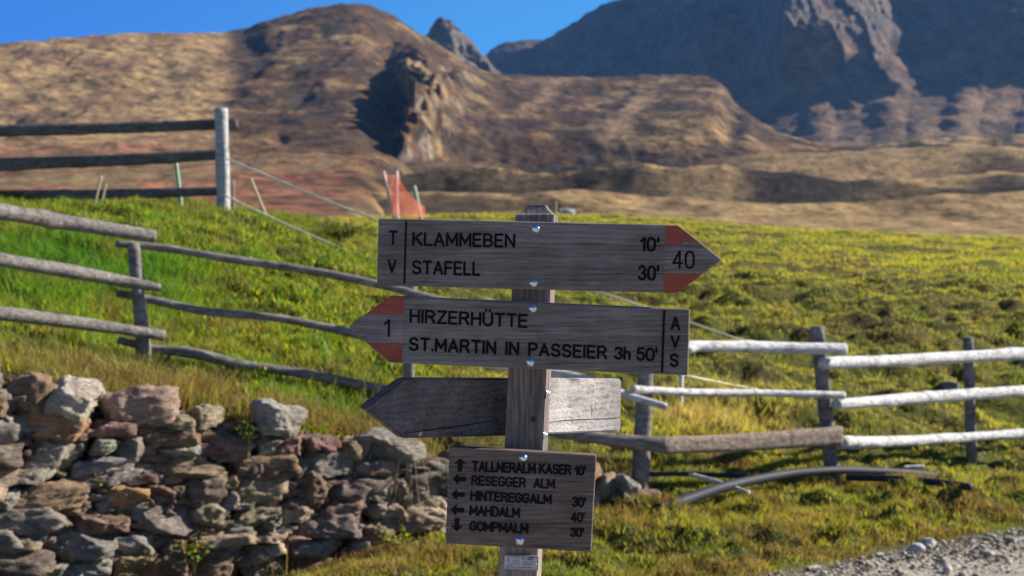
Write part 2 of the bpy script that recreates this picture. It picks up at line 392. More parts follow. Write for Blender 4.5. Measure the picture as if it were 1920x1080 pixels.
# ------------------------------------------------------------------ hills and mountains, each at its own distance
def sheet(name, pxk, rows, nc, nr, disp, colf, mat, label, cat, tk=None):
    """rows[k] = list of (y, D) for each px key: knots of the hillside from foot to ridge to back"""
    px = np.linspace(pxk[0], pxk[-1], nc)
    A = np.array(rows, float)                                   # K, n, 2
    B = np.stack([pchip(pxk, A[k], px) for k in range(len(A))])  # K, nc, 2
    tk = np.linspace(0, 1, len(A)) if tk is None else np.array(tk, float)
    t = np.linspace(0, 1, nr)
    G = pchip(tk, B, t)                                         # nr, nc, 2
    PX = np.tile(px, (nr, 1)); P = at(PX, G[..., 0], G[..., 1]).reshape(-1, 3)
    T = np.repeat(t, nc); pxf = PX.ravel(); pyf = G[..., 0].ravel()
    P = disp(P, T, pxf, pyf)
    # normals for colour by slope
    Q = P.reshape(nr, nc, 3); dx = np.gradient(Q, axis=1); dy = np.gradient(Q, axis=0)
    N = np.cross(dx, dy).reshape(-1, 3); N /= np.linalg.norm(N, axis=1)[:, None] + 1e-9
    N *= np.sign(N[:, 2:3] + 1e-9)
    o = mesh_obj(name, P, grid_faces(nr, nc), mat, smooth=True, cols=colf(P, N, T, pxf, pyf))
    return tag(o, label, cat, kind='structure')

# the brown hill on the left with its shoulder running right
pk = [-700, -300, 0, 100, 200, 330, 430, 470, 530, 600, 660, 715, 760, 800, 850, 890, 940, 980, 1060, 1150, 1260, 1330, 1365, 1390, 1430, 1520, 1700, 2900]
sky_y = [190, 135, 95, 80, 72, 71, 68, 56, 36, 18, 12, 27, 50, 78, 106, 131, 148, 149, 150, 149, 143, 150, 168, 200, 240, 270, 300, 340]
rd = [430, 470, 520, 540, 560, 590, 610, 620, 635, 645, 650, 660, 670, 680, 690, 700, 720, 730, 745, 755, 750, 735, 720, 705, 690, 670, 650, 640]
n_ = len(pk)
def east(p): return float(sstep(640, 900, p))       # towards the right the hill's foot draws back behind the pasture
foot = [(445 + 40 * east(p), 48 + 240 * east(p)) for p in pk]
low = [(392 + 40 * east(p), 95 + 240 * east(p)) for p in pk]
mid0 = [(330 + 45 * east(p), 210 + 195 * east(p)) for p in pk]
mid1 = [(s + (330 - s) * 0.62, 330 + (r - 330) * 0.30) for s, r in zip(sky_y, rd)]
mid2 = [(s + (330 - s) * 0.28, 330 + (r - 330) * 0.66) for s, r in zip(sky_y, rd)]
ridge = [(s, r) for s, r in zip(sky_y, rd)]
back = [(s + 25, r + 90) for s, r in zip(sky_y, rd)]
back2 = [(420, r + 420) for s, r in zip(sky_y, rd)]
def disp1(P, T, px, py):
    D = P[:, 1].copy(); a = sstep(60, 400, D)
    n = fbm(P * 0.012, 5, 3); g = ridged(np.column_stack([P[:, 0] * .022 + .25 * n, P[:, 1] * 0.006, P[:, 2] * .004]), 4, 13)
    P = P.copy()
    P[:, 2] += a * (3.4 * n + 2.2 * g) * sstep(0.0, .25, np.abs(T - .80) + .12)
    sm = fbm(P * 0.06, 4, 29); P[:, 2] += a * 1.1 * ridged(np.column_stack([P[:, 0] * .055 + 1.2 * n, P[:, 1] * .012, 0 * D]), 4, 91); P[:, 2] += (0.4 + 1.0 * a) * sm + (0.25 + .6 * a) * fbm(P * .22, 3, 51)
    # the rocky rib whose left flank drops away
    wig = 34 * fbm(np.column_stack([py * .035, px * .02, 0 * py]), 4, 6)
    wig = wig + 11 * fbm(np.column_stack([py * .13, px * .05, 0 * py]), 3, 16)
    edge = 752 + (py - 180) * 0.10 + wig
    rib = sstep(-22, 30, px - edge) * (1 - sstep(12, 115, px - edge)) * sstep(60, 190, py) * (1 - sstep(235, 300, py + 22 * fbm(P * .05, 2, 44)))
    rockn = ridged(P * 0.05, 4, 61)
    P[:, 1] -= rib * (34 + 20 * rockn); P[:, 2] += rib * 7 * rockn
    hol = np.exp(-((px - 728) / 42.) ** 2 - ((py - 205) / 55.) ** 2); P[:, 1] += 20 * hol; P[:, 2] -= 3 * hol
    for cx, cy, sx, sy, am in ((470, 92, 30, 28, 4), (865, 165, 26, 20, -12), (570, 190, 22, 14, 3), (520, 260, 16, 12, 2), (1375, 215, 22, 50, 10)):
        k = np.exp(-((px - cx) / sx) ** 2 - ((py - cy) / sy) ** 2); P[:, 1] += am * k; P[:, 2] -= 0.25 * am * k
    return P
def col1(P, N, T, px, py):
    n = fbm(P * 0.02, 5, 70); n2 = fbm(P * 0.08, 4, 71); st = fbm(np.column_stack([P[:, 0] * .03, P[:, 1] * .012, P[:, 2] * .12]), 4, 72)
    gold = np.tile(np.array([[.315, .215, .108]]), (len(P), 1))
    c = mixc(gold, (.21, .13, .072), sstep(-.2, .4, n2 + .6 * st))
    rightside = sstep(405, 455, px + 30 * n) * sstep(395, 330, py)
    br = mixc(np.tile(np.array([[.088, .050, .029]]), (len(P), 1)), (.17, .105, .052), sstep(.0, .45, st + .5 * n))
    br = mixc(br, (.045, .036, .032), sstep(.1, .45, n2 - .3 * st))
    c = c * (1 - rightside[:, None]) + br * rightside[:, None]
    # golden strip on the shoulder's grassy parts
    c = mixc(c, (.29, .195, .10), sstep(.12, .45, fbm(P * .016, 3, 88)) * sstep(930, 1050, px) * .8)
    # reddish bilberry heath near the foot, left
    heath = sstep(262, 318, py + 45 * n + 20 * n2) * sstep(740, 600, px + 60 * n)
    n4 = fbm(P * np.array([.35, .25, .5]), 3, 73); hc = mixc(np.tile(np.array([[.30, .135, .08]]), (len(P), 1)), (.13, .08, .047), sstep(-.05, .3, n4)); hc = mixc(hc, (.22, .155, .08), sstep(.1, .4, st + .3 * n4))
    c = c * (1 - heath[:, None]) + hc * heath[:, None]
    # diagonal paths and dark heather seams on the golden part
    for (x0, y0, x1, y1, wd) in ((0, 140, 110, 225, 7), (180, 85, 340, 150, 6), (60, 285, 190, 300, 4)):
        t = np.clip((px - x0) / (x1 - x0), 0, 1); d = np.abs(py - (y0 + (y1 - y0) * t) + 6 * n2) / wd
        c = mixc(c, (.12, .08, .05), np.exp(-d * d) * ((px > x0 - 15) & (px < x1 + 15)) * .75)
    rock = sstep(.80, .50, N[:, 2] + .3 * n2) * sstep(95, 130, py) * (px > 690) * (px < 960) * (py < 300)
    c = mixc(c, (.20, .165, .14), rock * sstep(-.05, .25, fbm(P * .11, 4, 19)) * .85)
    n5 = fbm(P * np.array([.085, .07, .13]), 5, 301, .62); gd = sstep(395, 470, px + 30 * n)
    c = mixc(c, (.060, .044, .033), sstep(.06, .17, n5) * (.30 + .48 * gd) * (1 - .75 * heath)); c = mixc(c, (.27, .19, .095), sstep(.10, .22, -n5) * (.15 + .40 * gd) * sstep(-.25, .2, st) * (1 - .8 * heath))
    # dark gullies and golden ribs of the shoulder
    for cx, cy, sx, sy, an, cc in ((1405, 225, 13, 70, -32, (.04, .034, .03)), (1150, 215, 10, 60, -38, (.05, .04, .034)), (1190, 205, 16, 75, -40, (.25, .175, .10)), (1010, 190, 14, 60, -50, (.24, .165, .10)), (1060, 262, 26, 16, 0, (.05, .04, .034)), (1160, 250, 30, 30, 0, (.22, .15, .09)),
            (985, 255, 34, 12, 10, (.06, .045, .038)), (475, 85, 60, 15, -20, (.045, .036, .03)), (560, 190, 30, 17, 10, (.05, .04, .033)), (610, 215, 34, 14, 12, (.055, .042, .034))):
        ca, sa = math.cos(R(an)), math.sin(R(an)); dx, dy = px - cx + 14 * n2, py - cy + 10 * n; u = (dx * ca - dy * sa) / sx; v = (dx * sa + dy * ca) / sy
        c = mixc(c, cc, np.exp(-(u * u + v * v) ** 1.5) * .85)
    return np.clip(c, .01, 1)
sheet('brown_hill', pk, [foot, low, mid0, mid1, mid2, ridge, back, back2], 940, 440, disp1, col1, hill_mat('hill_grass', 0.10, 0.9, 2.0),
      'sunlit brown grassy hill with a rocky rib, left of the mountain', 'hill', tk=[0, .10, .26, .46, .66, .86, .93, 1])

# the small rocky peak behind it
pk2 = [700, 760, 795, 808, 820, 835, 848, 860, 880, 895, 912, 940, 1000]
sy2 = [150, 105, 72, 52, 41, 35, 41, 52, 68, 84, 104, 140, 190]
def disp2(P, T, px, py):
    P = P.copy(); r = ridged(P * .02, 5, 19); P[:, 1] -= 26 * r * sstep(.0, .2, T) * sstep(1, .7, T); P[:, 2] += (7 * ridged(P * .045, 4, 5) - 7) * sstep(0, .2, T); P[:, 0] += 5 * fbm(P * .06, 3, 15); return P
def col2(P, N, T, px, py):
    n = fbm(P * .03, 4, 9); c = np.tile(np.array([[.13, .098, .08]]), (len(P), 1)); c = mixc(c, (.19, .13, .085), sstep(0, .4, n)); return mixc(c, (.10, .09, .085), sstep(.75, .5, N[:, 2]))
sheet('rocky_peak', pk2, [[(260, 900)] * 13, [(s + (260 - s) * .55, 955) for s in sy2], [(s, 1010) for s in sy2], [(s + 60, 1080) for s in sy2], [(300, 1200)] * 13], 150, 130,
      disp2, col2, hill_mat('peak_rock', .05, 1.0, 3.0), 'small jagged rocky peak behind the brown hill', 'peak')

# the big shaded mountain
pk3 = [780, 850, 895, 930, 1000, 1030, 1060, 1085, 1110, 1160, 1220, 1300, 1450, 1650, 1900, 2200, 2600]
sy3 = [150, 132, 115, 96, 83, 76, 60, 39, 20, -2, -35, -85, -180, -250, -240, -120, 40]
rd3 = [1850, 1820, 1800, 1780, 1740, 1725, 1710, 1700, 1690, 1670, 1640, 1600, 1550, 1530, 1560, 1700, 1900]
fd3 = [1500, 1480, 1450, 1430, 1390, 1370, 1350, 1320, 1290, 1240, 1180, 1110, 1050, 1010, 985, 1000, 1050]
fy3 = [290, 290, 290, 290, 290, 290, 290, 290, 290, 288, 286, 284, 280, 272, 270, 270, 270]
r0 = [(330, f - 260) for f in fd3]
r1 = list(zip(fy3, fd3))
r2 = [(y + (s - y) * .28, f + (r - f) * .36) for y, s, f, r in zip(fy3, sy3, fd3, rd3)]
r3 = [(y + (s - y) * .66, f + (r - f) * .66) for y, s, f, r in zip(fy3, sy3, fd3, rd3)]
r4 = list(zip(sy3, rd3)); r5 = [(s + 40, r + 120) for s, r in r4]; r6 = [(320, r + 600) for s, r in r4]
def disp3(P, T, px, py):
    P = P.copy(); rel = 0 * T                      # relief, in metres out of the face towards the valley
    up = sstep(.325 - .05 * sstep(1640, 1760, px), .45, T) * sstep(.95, .80, T)
    wx = P[:, 0] + 30 * fbm(P * .006, 3, 2); s = P[:, 2]
    ribs = ridged(np.column_stack([wx * .0075 + s * .0012, s * .0022, P[:, 1] * .0007]), 5, 43, .55)
    # four big buttresses where the light catches, stepping towards the viewer and turned to the sun
    b = 0
    for cx, wd, am in ((1474, 225, 165),):
        q = px - (cx + (py - 150) * .14 + 16 * fbm(np.column_stack([py * .02, py * 0 + cx, py * 0]), 3, 9))
        b = b + am * np.where(q < 0, np.exp(-(q / 24) ** 2), np.where(q < wd - 45, 1 - .75 * q / (wd - 45), .25 * np.clip((wd - q) / 45, 0, 1)))
    b = b + 75 * sstep(1690, 1960, px) * sstep(2500, 2000, px) * sstep(.31, .44, T)
    for (x0, y0, x1, y1, W, ya, yb) in ((1476, 0, 1640, 200, 36, -90, 140), (1562, 0, 1690, 200, 58, -100, 178), (1474, 100, 1596, 200, 24, 95, 200), (1732, 0, 1778, 50, 18, -60, 44), (1806, 5, 1856, 60, 24, -30, 56), (1846, 0, 1888, 52, 20, -30, 50), (1655, 22, 1722, 95, 17, 18, 92), (1560, 130, 1630, 200, 20, 120, 195)):
        wg = 13 * fbm(np.column_stack([py * .05, px * .03, 0 * px + x0]), 4, 14)
        q = px - (x0 + (py - y0) * (x1 - x0) / (y1 - y0)) + wg; k = sstep(ya - 12, ya + 12, py) * (1 - sstep(yb - 18, yb + 14, py + wg))
        rel = rel + k * W * .22 * sstep(-7, 3, q) * np.clip(1 - q / W, 0, 1)
    rel = rel + up * (14 * ribs * sstep(1050, 1350, px) + 16 * ribs + b)
    strk = sstep(1400, 1470, px) * sstep(1760, 1660, px) + .35 * sstep(1700, 1760, px)
    rel = rel + up * (.3 + strk) * 6 * ridged(np.column_stack([P[:, 0] * .034 + P[:, 2] * .021, P[:, 2] * .006, 0 * px]), 5, 81, .62)

    P[:, 2] += up * 16 * fbm(P * .022, 4, 33) + sstep(.1, .25, T) * 4 * fbm(P * .04, 3, 12)
    # scree fans at the foot
    fan = np.maximum(0, np.cos((px + 40 * fbm(P * .004, 2, 4)) / 140 * 2 * math.pi)) * sstep(0.02, .2, T) * sstep(.42, .28, T) * sstep(1350, 1500, px)
    rel = rel + 9 * fan + 5 * fbm(P * .05, 4, 77) * sstep(.05, .2, T) + up * (.35 + strk) * (5.5 * fbm(P * .075, 3, 21) + 3.2 * ridged(P * np.array([.16, .16, .09]), 3, 22))
    hd = P[:, :2] / np.linalg.norm(P[:, :2], axis=1)[:, None]; P[:, :2] -= rel[:, None] * hd
    return P
def col3(P, N, T, px, py):
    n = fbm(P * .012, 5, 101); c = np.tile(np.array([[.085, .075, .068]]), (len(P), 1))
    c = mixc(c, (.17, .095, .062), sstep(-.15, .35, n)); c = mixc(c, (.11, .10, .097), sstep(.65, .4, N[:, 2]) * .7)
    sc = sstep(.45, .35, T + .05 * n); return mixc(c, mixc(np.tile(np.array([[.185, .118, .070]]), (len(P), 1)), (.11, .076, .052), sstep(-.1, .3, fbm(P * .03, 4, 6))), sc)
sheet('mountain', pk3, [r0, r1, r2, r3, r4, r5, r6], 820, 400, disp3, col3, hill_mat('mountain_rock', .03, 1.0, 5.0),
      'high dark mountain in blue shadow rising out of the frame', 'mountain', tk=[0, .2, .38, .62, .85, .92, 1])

# rolling pasture between meadow and mountain, right
pk4 = [600, 760, 880, 1000, 1150, 1300, 1450, 1600, 1750, 1920, 2200, 2700]
a0 = [(500, 60)] * 12; a1 = [(448 if p < 1500 else 465, 80) for p in pk4]
a2 = [(425 if p > 900 else 412, 125) for p in pk4]; a3 = [(405 if p > 1200 else 400, 190) for p in pk4]
a4 = [(368, 280), (366, 280), (364, 280), (365, 285), (368, 290), (366, 290), (360, 300), (350, 300), (345, 300), (340, 300), (335, 300), (330, 300)]
a5 = [(345, 400), (342, 400), (340, 420), (340, 440), (342, 440), (338, 450), (330, 460), (318, 470), (306, 470), (300, 480), (295, 480), (290, 480)]
a6 = [(335, 560), (330, 560), (325, 580), (325, 600), (325, 620), (320, 640), (305, 680), (290, 720), (276, 740), (268, 740), (262, 740), (262, 740)]
a7 = [(380, 760), (380, 760), (380, 800), (380, 850), (380, 900), (380, 930), (370, 960), (360, 980), (350, 1000), (350, 1000), (350, 1000), (350, 1000)]
def mound(P):
    w0 = fbm(P * np.array([.006, .008, 0]), 2, 5) * .8
    m = ridged(np.column_stack([P[:, 0] * .012 + w0, P[:, 1] * .019 + .5 * w0, 0 * w0]), 3, 25, .4)
    return m, fbm(P * np.array([.03, .045, 0]), 4, 90)
def disp4(P, T, px, py):
    P = P.copy(); m, f = mound(P); a = sstep(70, 260, P[:, 1]) * sstep(1.0, .8, T)
    P[:, 2] += a * (7.0 * m + 3.0 * f) + .25 * fbm(P * .2, 3, 2) ; return P
def col4(P, N, T, px, py):
    m, f = mound(P); n = fbm(P * np.array([.02, .03, .05]), 4, 7); n2 = fbm(P * np.array([.09, .12, .1]), 4, 8)
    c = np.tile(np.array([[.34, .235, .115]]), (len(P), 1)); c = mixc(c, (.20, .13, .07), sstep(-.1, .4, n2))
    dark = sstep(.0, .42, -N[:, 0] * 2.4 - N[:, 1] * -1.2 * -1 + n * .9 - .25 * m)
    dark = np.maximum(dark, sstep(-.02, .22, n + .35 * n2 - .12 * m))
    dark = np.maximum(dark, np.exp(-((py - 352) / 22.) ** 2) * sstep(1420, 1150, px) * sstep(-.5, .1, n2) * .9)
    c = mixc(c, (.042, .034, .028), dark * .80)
    for cx, cy, sx, sy, an, cc in ((1100, 352, 230, 15, 3, 0), (960, 335, 60, 14, 0, 0), (1010, 372, 120, 7, 0, 0), (1640, 338, 90, 11, -12, 0), (1480, 392, 210, 12, 3, 0), (1330, 378, 50, 9, 0, 0), (1850, 392, 100, 16, 4, 0), (1560, 316, 60, 7, 8, 0), (1730, 300, 70, 7, 6, 0), (1880, 272, 50, 6, 10, 0),  # shadow bands and sunlit mound slopes painted into the colour
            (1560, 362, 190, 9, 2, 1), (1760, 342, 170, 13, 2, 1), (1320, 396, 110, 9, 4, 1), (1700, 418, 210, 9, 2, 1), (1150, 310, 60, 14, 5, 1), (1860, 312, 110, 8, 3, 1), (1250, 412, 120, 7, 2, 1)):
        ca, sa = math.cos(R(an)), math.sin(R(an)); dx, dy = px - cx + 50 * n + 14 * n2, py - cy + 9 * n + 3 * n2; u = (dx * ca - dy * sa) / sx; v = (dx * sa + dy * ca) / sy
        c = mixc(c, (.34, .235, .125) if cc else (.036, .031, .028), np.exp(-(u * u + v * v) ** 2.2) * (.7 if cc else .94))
    return c
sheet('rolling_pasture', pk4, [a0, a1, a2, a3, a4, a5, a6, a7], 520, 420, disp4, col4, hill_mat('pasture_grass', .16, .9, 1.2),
      'golden hummocky pasture with dark heather and painted shadow bands beyond the meadow', 'pasture')

# ------------------------------------------------------------------ the signpost
def frontal_board(name, corners, y, thick, mat, parent, label=None):
    """outline given by its corners on an upright plane, extruded away from the viewer, edges eased"""
    P = [onplane(a, b, y) for a, b in corners]
    bm = bmesh.new(); vs = [bm.verts.new(p) for p in P]; f = bm.faces.new(vs)
    r = bmesh.ops.extrude_face_region(bm, geom=[f])
    bmesh.ops.translate(bm, vec=(0, thick, 0), verts=[g for g in r['geom'] if isinstance(g, bmesh.types.BMVert)])
    bmesh.ops.recalc_face_normals(bm, faces=bm.faces)
    bmesh.ops.bevel(bm, geom=list(bm.edges), offset=0.0036, segments=4, affect='EDGES', profile=0.5)
    o = bm_obj(name, bm, mat, parent)
    if label: o['label'] = label
    return o
def bm_obj(name, bm, mat, parent=None, smooth=False):
    off = Vector(parent['_o']) if parent is not None and '_o' in parent else Vector((0, 0, 0))
    p = parent
    while p is not None and '_o' not in p: p = p.parent
    if p is not None: off = Vector(p['_o'])
    for v in bm.verts: v.co -= off
    me = bpy.data.meshes.new(name); bm.to_mesh(me); bm.free(); me.materials.append(mat)
    if smooth: me.polygons.foreach_set('use_smooth', np.ones(len(me.polygons), bool))
    return link(bpy.data.objects.new(name, me), parent)

def arc(cx, cy, rx, ry, a0, a1, n=9):
    return [(cx + rx * math.cos(R(a0 + (a1 - a0) * i / n)), cy + ry * math.sin(R(a0 + (a1 - a0) * i / n))) for i in range(n + 1)]
GL = {
 'A': (.62, [[(0, 0), (.31, 1), (.62, 0)], [(.10, .32), (.52, .32)]]),
 'B': (.56, [[(0, 0), (0, 1), (.28, 1)] + arc(.28, .76, .24, .24, 90, -90) + [(0, .52)], [(.28, .52)] + arc(.30, .26, .26, .26, 90, -90) + [(0, 0)]]),
 'D': (.58, [[(0, 0), (0, 1), (.26, 1)] + arc(.26, .68, .32, .32, 90, 0) + arc(.26, .32, .32, .32, 0, -90) + [(0, 0)]]),
 'E': (.50, [[(.49, 1), (0, 1), (0, 0), (.5, 0)], [(0, .52), (.44, .52)]]),
 'F': (.48, [[(.48, 1), (0, 1), (0, 0)], [(0, .52), (.42, .52)]]),
 'G': (.60, [arc(.30, .69, .30, .31, 25, 180) + arc(.30, .31, .30, .31, 180, 350) + [(.60, .48), (.34, .48)]]),
 'H': (.56, [[(0, 0), (0, 1)], [(.56, 0), (.56, 1)], [(0, .52), (.56, .52)]]),
 'I': (.02, [[(.01, 0), (.01, 1)]]),
 'K': (.58, [[(0, 0), (0, 1)], [(.55, 1), (0, .40)], [(.19, .60), (.58, 0)]]),
 'L': (.46, [[(0, 1), (0, 0), (.46, 0)]]),
 'M': (.70, [[(0, 0), (0, 1), (.35, .24), (.70, 1), (.70, 0)]]),
 'N': (.58, [[(0, 0), (0, 1), (.58, 0), (.58, 1)]]),
 'O': (.60, [arc(.30, .69, .30, .31, 0, 180) + arc(.30, .31, .30, .31, 180, 360) + [(.60, .69)]]),
 'P': (.54, [[(0, 0), (0, 1), (.28, 1)] + arc(.28, .74, .26, .26, 90, -90) + [(0, .48)]]),
 'R': (.58, [[(0, 0), (0, 1), (.29, 1)] + arc(.29, .75, .26, .25, 90, -90) + [(0, .50)], [(.32, .50), (.58, 0)]]),
 'S': (.56, [arc(.28, .75, .26, .25, 20, 262) + arc(.28, .255, .28, .255, 82, -162)]),
 'T': (.58, [[(0, 1), (.58, 1)], [(.29, 1), (.29, 0)]]),
 'U': (.58, [[(0, 1), (0, .3)] + arc(.29, .29, .29, .29, 180, 360) + [(.58, 1)]]),
 'V': (.60, [[(0, 1), (.30, 0), (.60, 1)]]),
 'Z': (.54, [[(0, 1), (.54, 1), (0, 0), (.55, 0)]]),
 '.': (.03, [[(.015, .02), (.015, .05)]]),
 "'": (.02, [[(.01, 1.02), (.01, .74)]]),
 'h': (.42, [[(0, 0), (0, 1)], [(0, .42)] + arc(.21, .42, .21, .24, 150, 0) + [(.42, 0)]]),
 '0': (.56, [arc(.28, .68, .28, .32, 0, 180) + arc(.28, .32, .28, .32, 180, 360) + [(.56, .68)]]),
 '1': (.26, [[(0, .74), (.24, 1), (.24, 0)]]),
 '3': (.54, [arc(.26, .75, .24, .25, 160, -80) + arc(.26, .26, .28, .26, 80, -160)]),
 '4': (.60, [[(.44, 0), (.44, 1), (0, .28), (.60, .28)]]),
 '5': (.54, [[(.50, 1), (.09, 1), (.04, .55)] + arc(.26, .32, .28, .32, 128, -155)]),
}
GL['Ü'] = (.58, GL['U'][1] + [[(.16, 1.24), (.16, 1.28)], [(.42, 1.24), (.42, 1.28)]])
def ribbon(pts, half):
    """outline of a stroke with round ends and joints (2-D)"""
    P = [np.array(p, float) for p in pts]
    Q = [P[0]]
    for p in P[1:]:
        if np.linalg.norm(p - Q[-1]) > 1e-6: Q.append(p)
    out = []
    for a, b in zip(Q[:-1], Q[1:]):
        d = (b - a) / np.linalg.norm(b - a); th = math.atan2(d[1], d[0]); poly = []
        for i in range(7): t = th - math.pi / 2 + math.pi * i / 6; poly.append(b + half * np.array([math.cos(t), math.sin(t)]))
        for i in range(7): t = th + math.pi / 2 + math.pi * i / 6; poly.append(a + half * np.array([math.cos(t), math.sin(t)]))
        out.append(poly)
    return out
class Lettering:
    def __init__(s, y): s.y = y; s.v = []; s.f = []; s.k = 0; s.out = []
    def poly(s, pts):
        yy = s.y - 0.0003 - 0.0000025 * (s.k % 160); s.k += 1
        n = len(s.v); s.v += [onplane(a, b, yy) for a, b in pts]; s.f.append(tuple(range(n, n + len(pts)))[::1])
    def flush(s, name='lettering'):
        if s.v: s.out.append((name, s.v, s.f)); s.v, s.f = [], []
    def text(s, string, x0, x1, ytl, ybl, ytr, ybr, half, gap=.24, space=.42):
        """string set between x0 and x1, with the letters' top and bottom at either end (photo pixels)"""
        pos, xx = [], 0
        for ch in string:
            if ch == ' ': xx += space; continue
            wd, st = GL[ch]; pos.append((xx, st)); xx += wd + gap
        tot = xx - gap; sl = (ybr - ybl) / max(1e-6, x1 - x0) if x1 - x0 > 20 else 0.03
        hl, hr = ybl - ytl, ybr - ytr
        L0, L1 = x0 + half, x1 - half
        for ox, st in pos:
            for stroke in st:
                pp = []
                for (u, vv) in stroke:
                    t = (ox + u) / tot; X = L0 + (L1 - L0) * t; h = hl + (hr - hl) * t - 2 * half
                    yb = ybl + (ybr - ybl) * t - half
                    pp.append((X + vv * h * 0.022, yb - vv * h))
                for poly in ribbon(pp, half): s.poly(poly)
        s.flush()
    def line(s, x0, y0, x1, y1, half):
        d = np.array([x1 - x0, y1 - y0]); d /= np.linalg.norm(d); n = np.array([-d[1], d[0]]) * half
        a, b = np.array([x0, y0]), np.array([x1, y1]); s.poly([a + n, a - n, b - n, b + n])
        if half > 1.2: s.flush('engraved_line')
    def arrow(s, cx, cy, r, ang):
        sh = [(1, 0), (.15, .92), (.15, .34), (-1, .34), (-1, -.34), (.15, -.34), (.15, -.92)]
        c, q = math.cos(R(ang)), math.sin(R(ang)); s.poly([(cx + r * (a * c - b * q), cy - r * (a * q + b * c)) for a, b in sh]); s.flush('arrow')
    def build(s, name, mat, parent, label=None):
        s.flush()
        for nm, v, f in s.out: mesh_obj(name if nm == 'lettering' else nm, np.array(v), f, mat, parent, origin=root_o(parent))
def root_o(p):
    while '_o' not in p: p = p.parent
    return list(p['_o'])
def bolt(px, py, y, parent, r=0.0068):
    c = onplane(px, py, y); bm = bmesh.new()
    prof = [(1.25, 0), (1.25, .12), (1.0, .16), (.97, .35), (.82, .58), (.55, .76), (.25, .84)]
    ring = []
    for rr, dd in prof:
        ring.append([bm.verts.new((c[0] + rr * r * math.cos(t), c[1] - dd * r, c[2] + rr * r * math.sin(t))) for t in np.linspace(0, 2 * math.pi, 20, endpoint=False)])
    for A, B in zip(ring[:-1], ring[1:]):
        for i in range(20): bm.faces.new((A[i], A[(i + 1) % 20], B[(i + 1) % 20], B[i]))
    bm.faces.new(ring[-1])
    return bm_obj('bolt', bm, CHROME, parent, True)

YB = 2.575
post_a = onplane(1008, 405, 2.612); post_b = onplane(975.6, 1080, 2.612)
axis = (post_a - post_b) / np.linalg.norm(post_a - post_b)
base = post_b - axis * (post_b[2] - hz1(0, 2.612) + .0) / axis[2]
SP = thing('trail_signpost', base, 'weathered wooden hiking signpost with four engraved boards in the centre', 'signpost')
def post_ring(z, half, yaw=R(-9)):
    c = post_b + axis * (z - post_b[2]) / axis[2]; c = c + np.array([0, .035, 0])
    out = []
    for sx, sy in ((-1, -1), (1, -1), (1, 1), (-1, 1)):
        x, y = sx * half, sy * half; out.append(c + np.array([x * math.cos(yaw) - y * math.sin(yaw), x * math.sin(yaw) + y * math.cos(yaw), 0]))
    return out
def build_post():
    hw = 0.0355; zt = float(onplane(1008, 403, 2.62)[2]); ztt = float(onplane(1008, 385, 2.64)[2])
    levels = [(base[2] - .3, hw), (0.6, hw), (1.1, hw), (1.4, hw), (zt, hw)]
    for k in range(1, 8):
        t = k / 7; levels.append((zt + (ztt - zt) * t, hw * (1 - .56 * t ** .62)))
    bm = bmesh.new(); prev = None
    for z, h in levels:
        r = [bm.verts.new(p) for p in post_ring(z, h)]
        if prev:
            for i in range(4): bm.faces.new((prev[i], prev[(i + 1) % 4], r[(i + 1) % 4], r[i]))
        prev = r
    bm.faces.new(prev)
    bmesh.ops.recalc_face_normals(bm, faces=bm.faces)
    ed = [e for e in bm.edges if abs((e.verts[0].co - e.verts[1].co).normalized().z) > .5]
    bmesh.ops.bevel(bm, geom=ed, offset=.0022, segments=2, affect='EDGES')
    o = bm_obj('post', bm, W_POST, SP)
    bm = bmesh.new(); kc = onplane(1000, 786, 2.6075)
    rings = []
    for rr, dd in ((1, 0), (.8, .35), (.45, .4), (.3, .1)):
        rings.append([bm.verts.new((kc[0] + .0055 * rr * math.cos(t), kc[1] - .0035 * dd + .001 - .0009 * math.cos(t), kc[2] + .0062 * rr * math.sin(t))) for t in np.linspace(0, 2 * math.pi, 16, endpoint=False)])
    for A, B in zip(rings[:-1], rings[1:]):
        for i in range(16): bm.faces.new((A[i], A[(i + 1) % 16], B[(i + 1) % 16], B[i]))
    bm.faces.new(rings[-1])
    bm_obj('knot', bm, plain('knot_wood', (.05, .04, .038), .8, var=.4, scale=300), o, True)
build_post()

# board 1
b1 = frontal_board('arrow_board', [(709.4, 409), (1272, 421.7), (1353.8, 486.4), (1271, 549.6), (706.7, 535.4)], YB, .024, W_BOARD, SP, 'top grey board pointing right with red banded tip')
L = Lettering(YB - .0006)
L.text('T', 728, 745.5, 432, 459, 432.4, 459.4, 2.1); L.text('V', 726.5, 743, 486.5, 512, 487, 512.5, 2.1)
L.line(761.6, 415, 758.2, 531.5, 1.8)
L.text('KLAMMEBEN', 772.5, 966, 434.5, 461.2, 438, 465, 2.25); L.text('STAFELL', 772, 901, 487.5, 515, 490.5, 517.5, 2.25)
L.text("10'", 1200, 1236.5, 443.5, 471.5, 444.5, 472.5, 2.5, gap=.26); L.text("30'", 1195.5, 1236, 496.5, 526, 497.5, 527, 2.5, gap=.26)
L.build('lettering', INK, b1)
L = Lettering(YB - .0009); L.text('40', 1260, 1302.5, 469, 504, 470, 504.5, 2.1, gap=.26); L.build('route_number', INK, b1)
def paint(polys, mat, parent, name, y, sub=1):
    bmv, bf = [], []
    for pl in polys:
        n = len(bmv); bmv += [onplane(a, b, y) for a, b in pl]; bf.append(tuple(range(n, n + len(pl))))
    return mesh_obj(name, np.array(bmv), bf, mat, parent, origin=root_o(parent))
paint([[(1247.5, 423.5), (1271.5, 423.2), (1304, 449), (1311, 454.5), (1290, 455.6), (1289, 452.0), (1281, 451.6), (1280, 458.2), (1262, 457.4), (1247.5, 458.3)]], RED, b1, 'red_paint_band', YB - .0004)
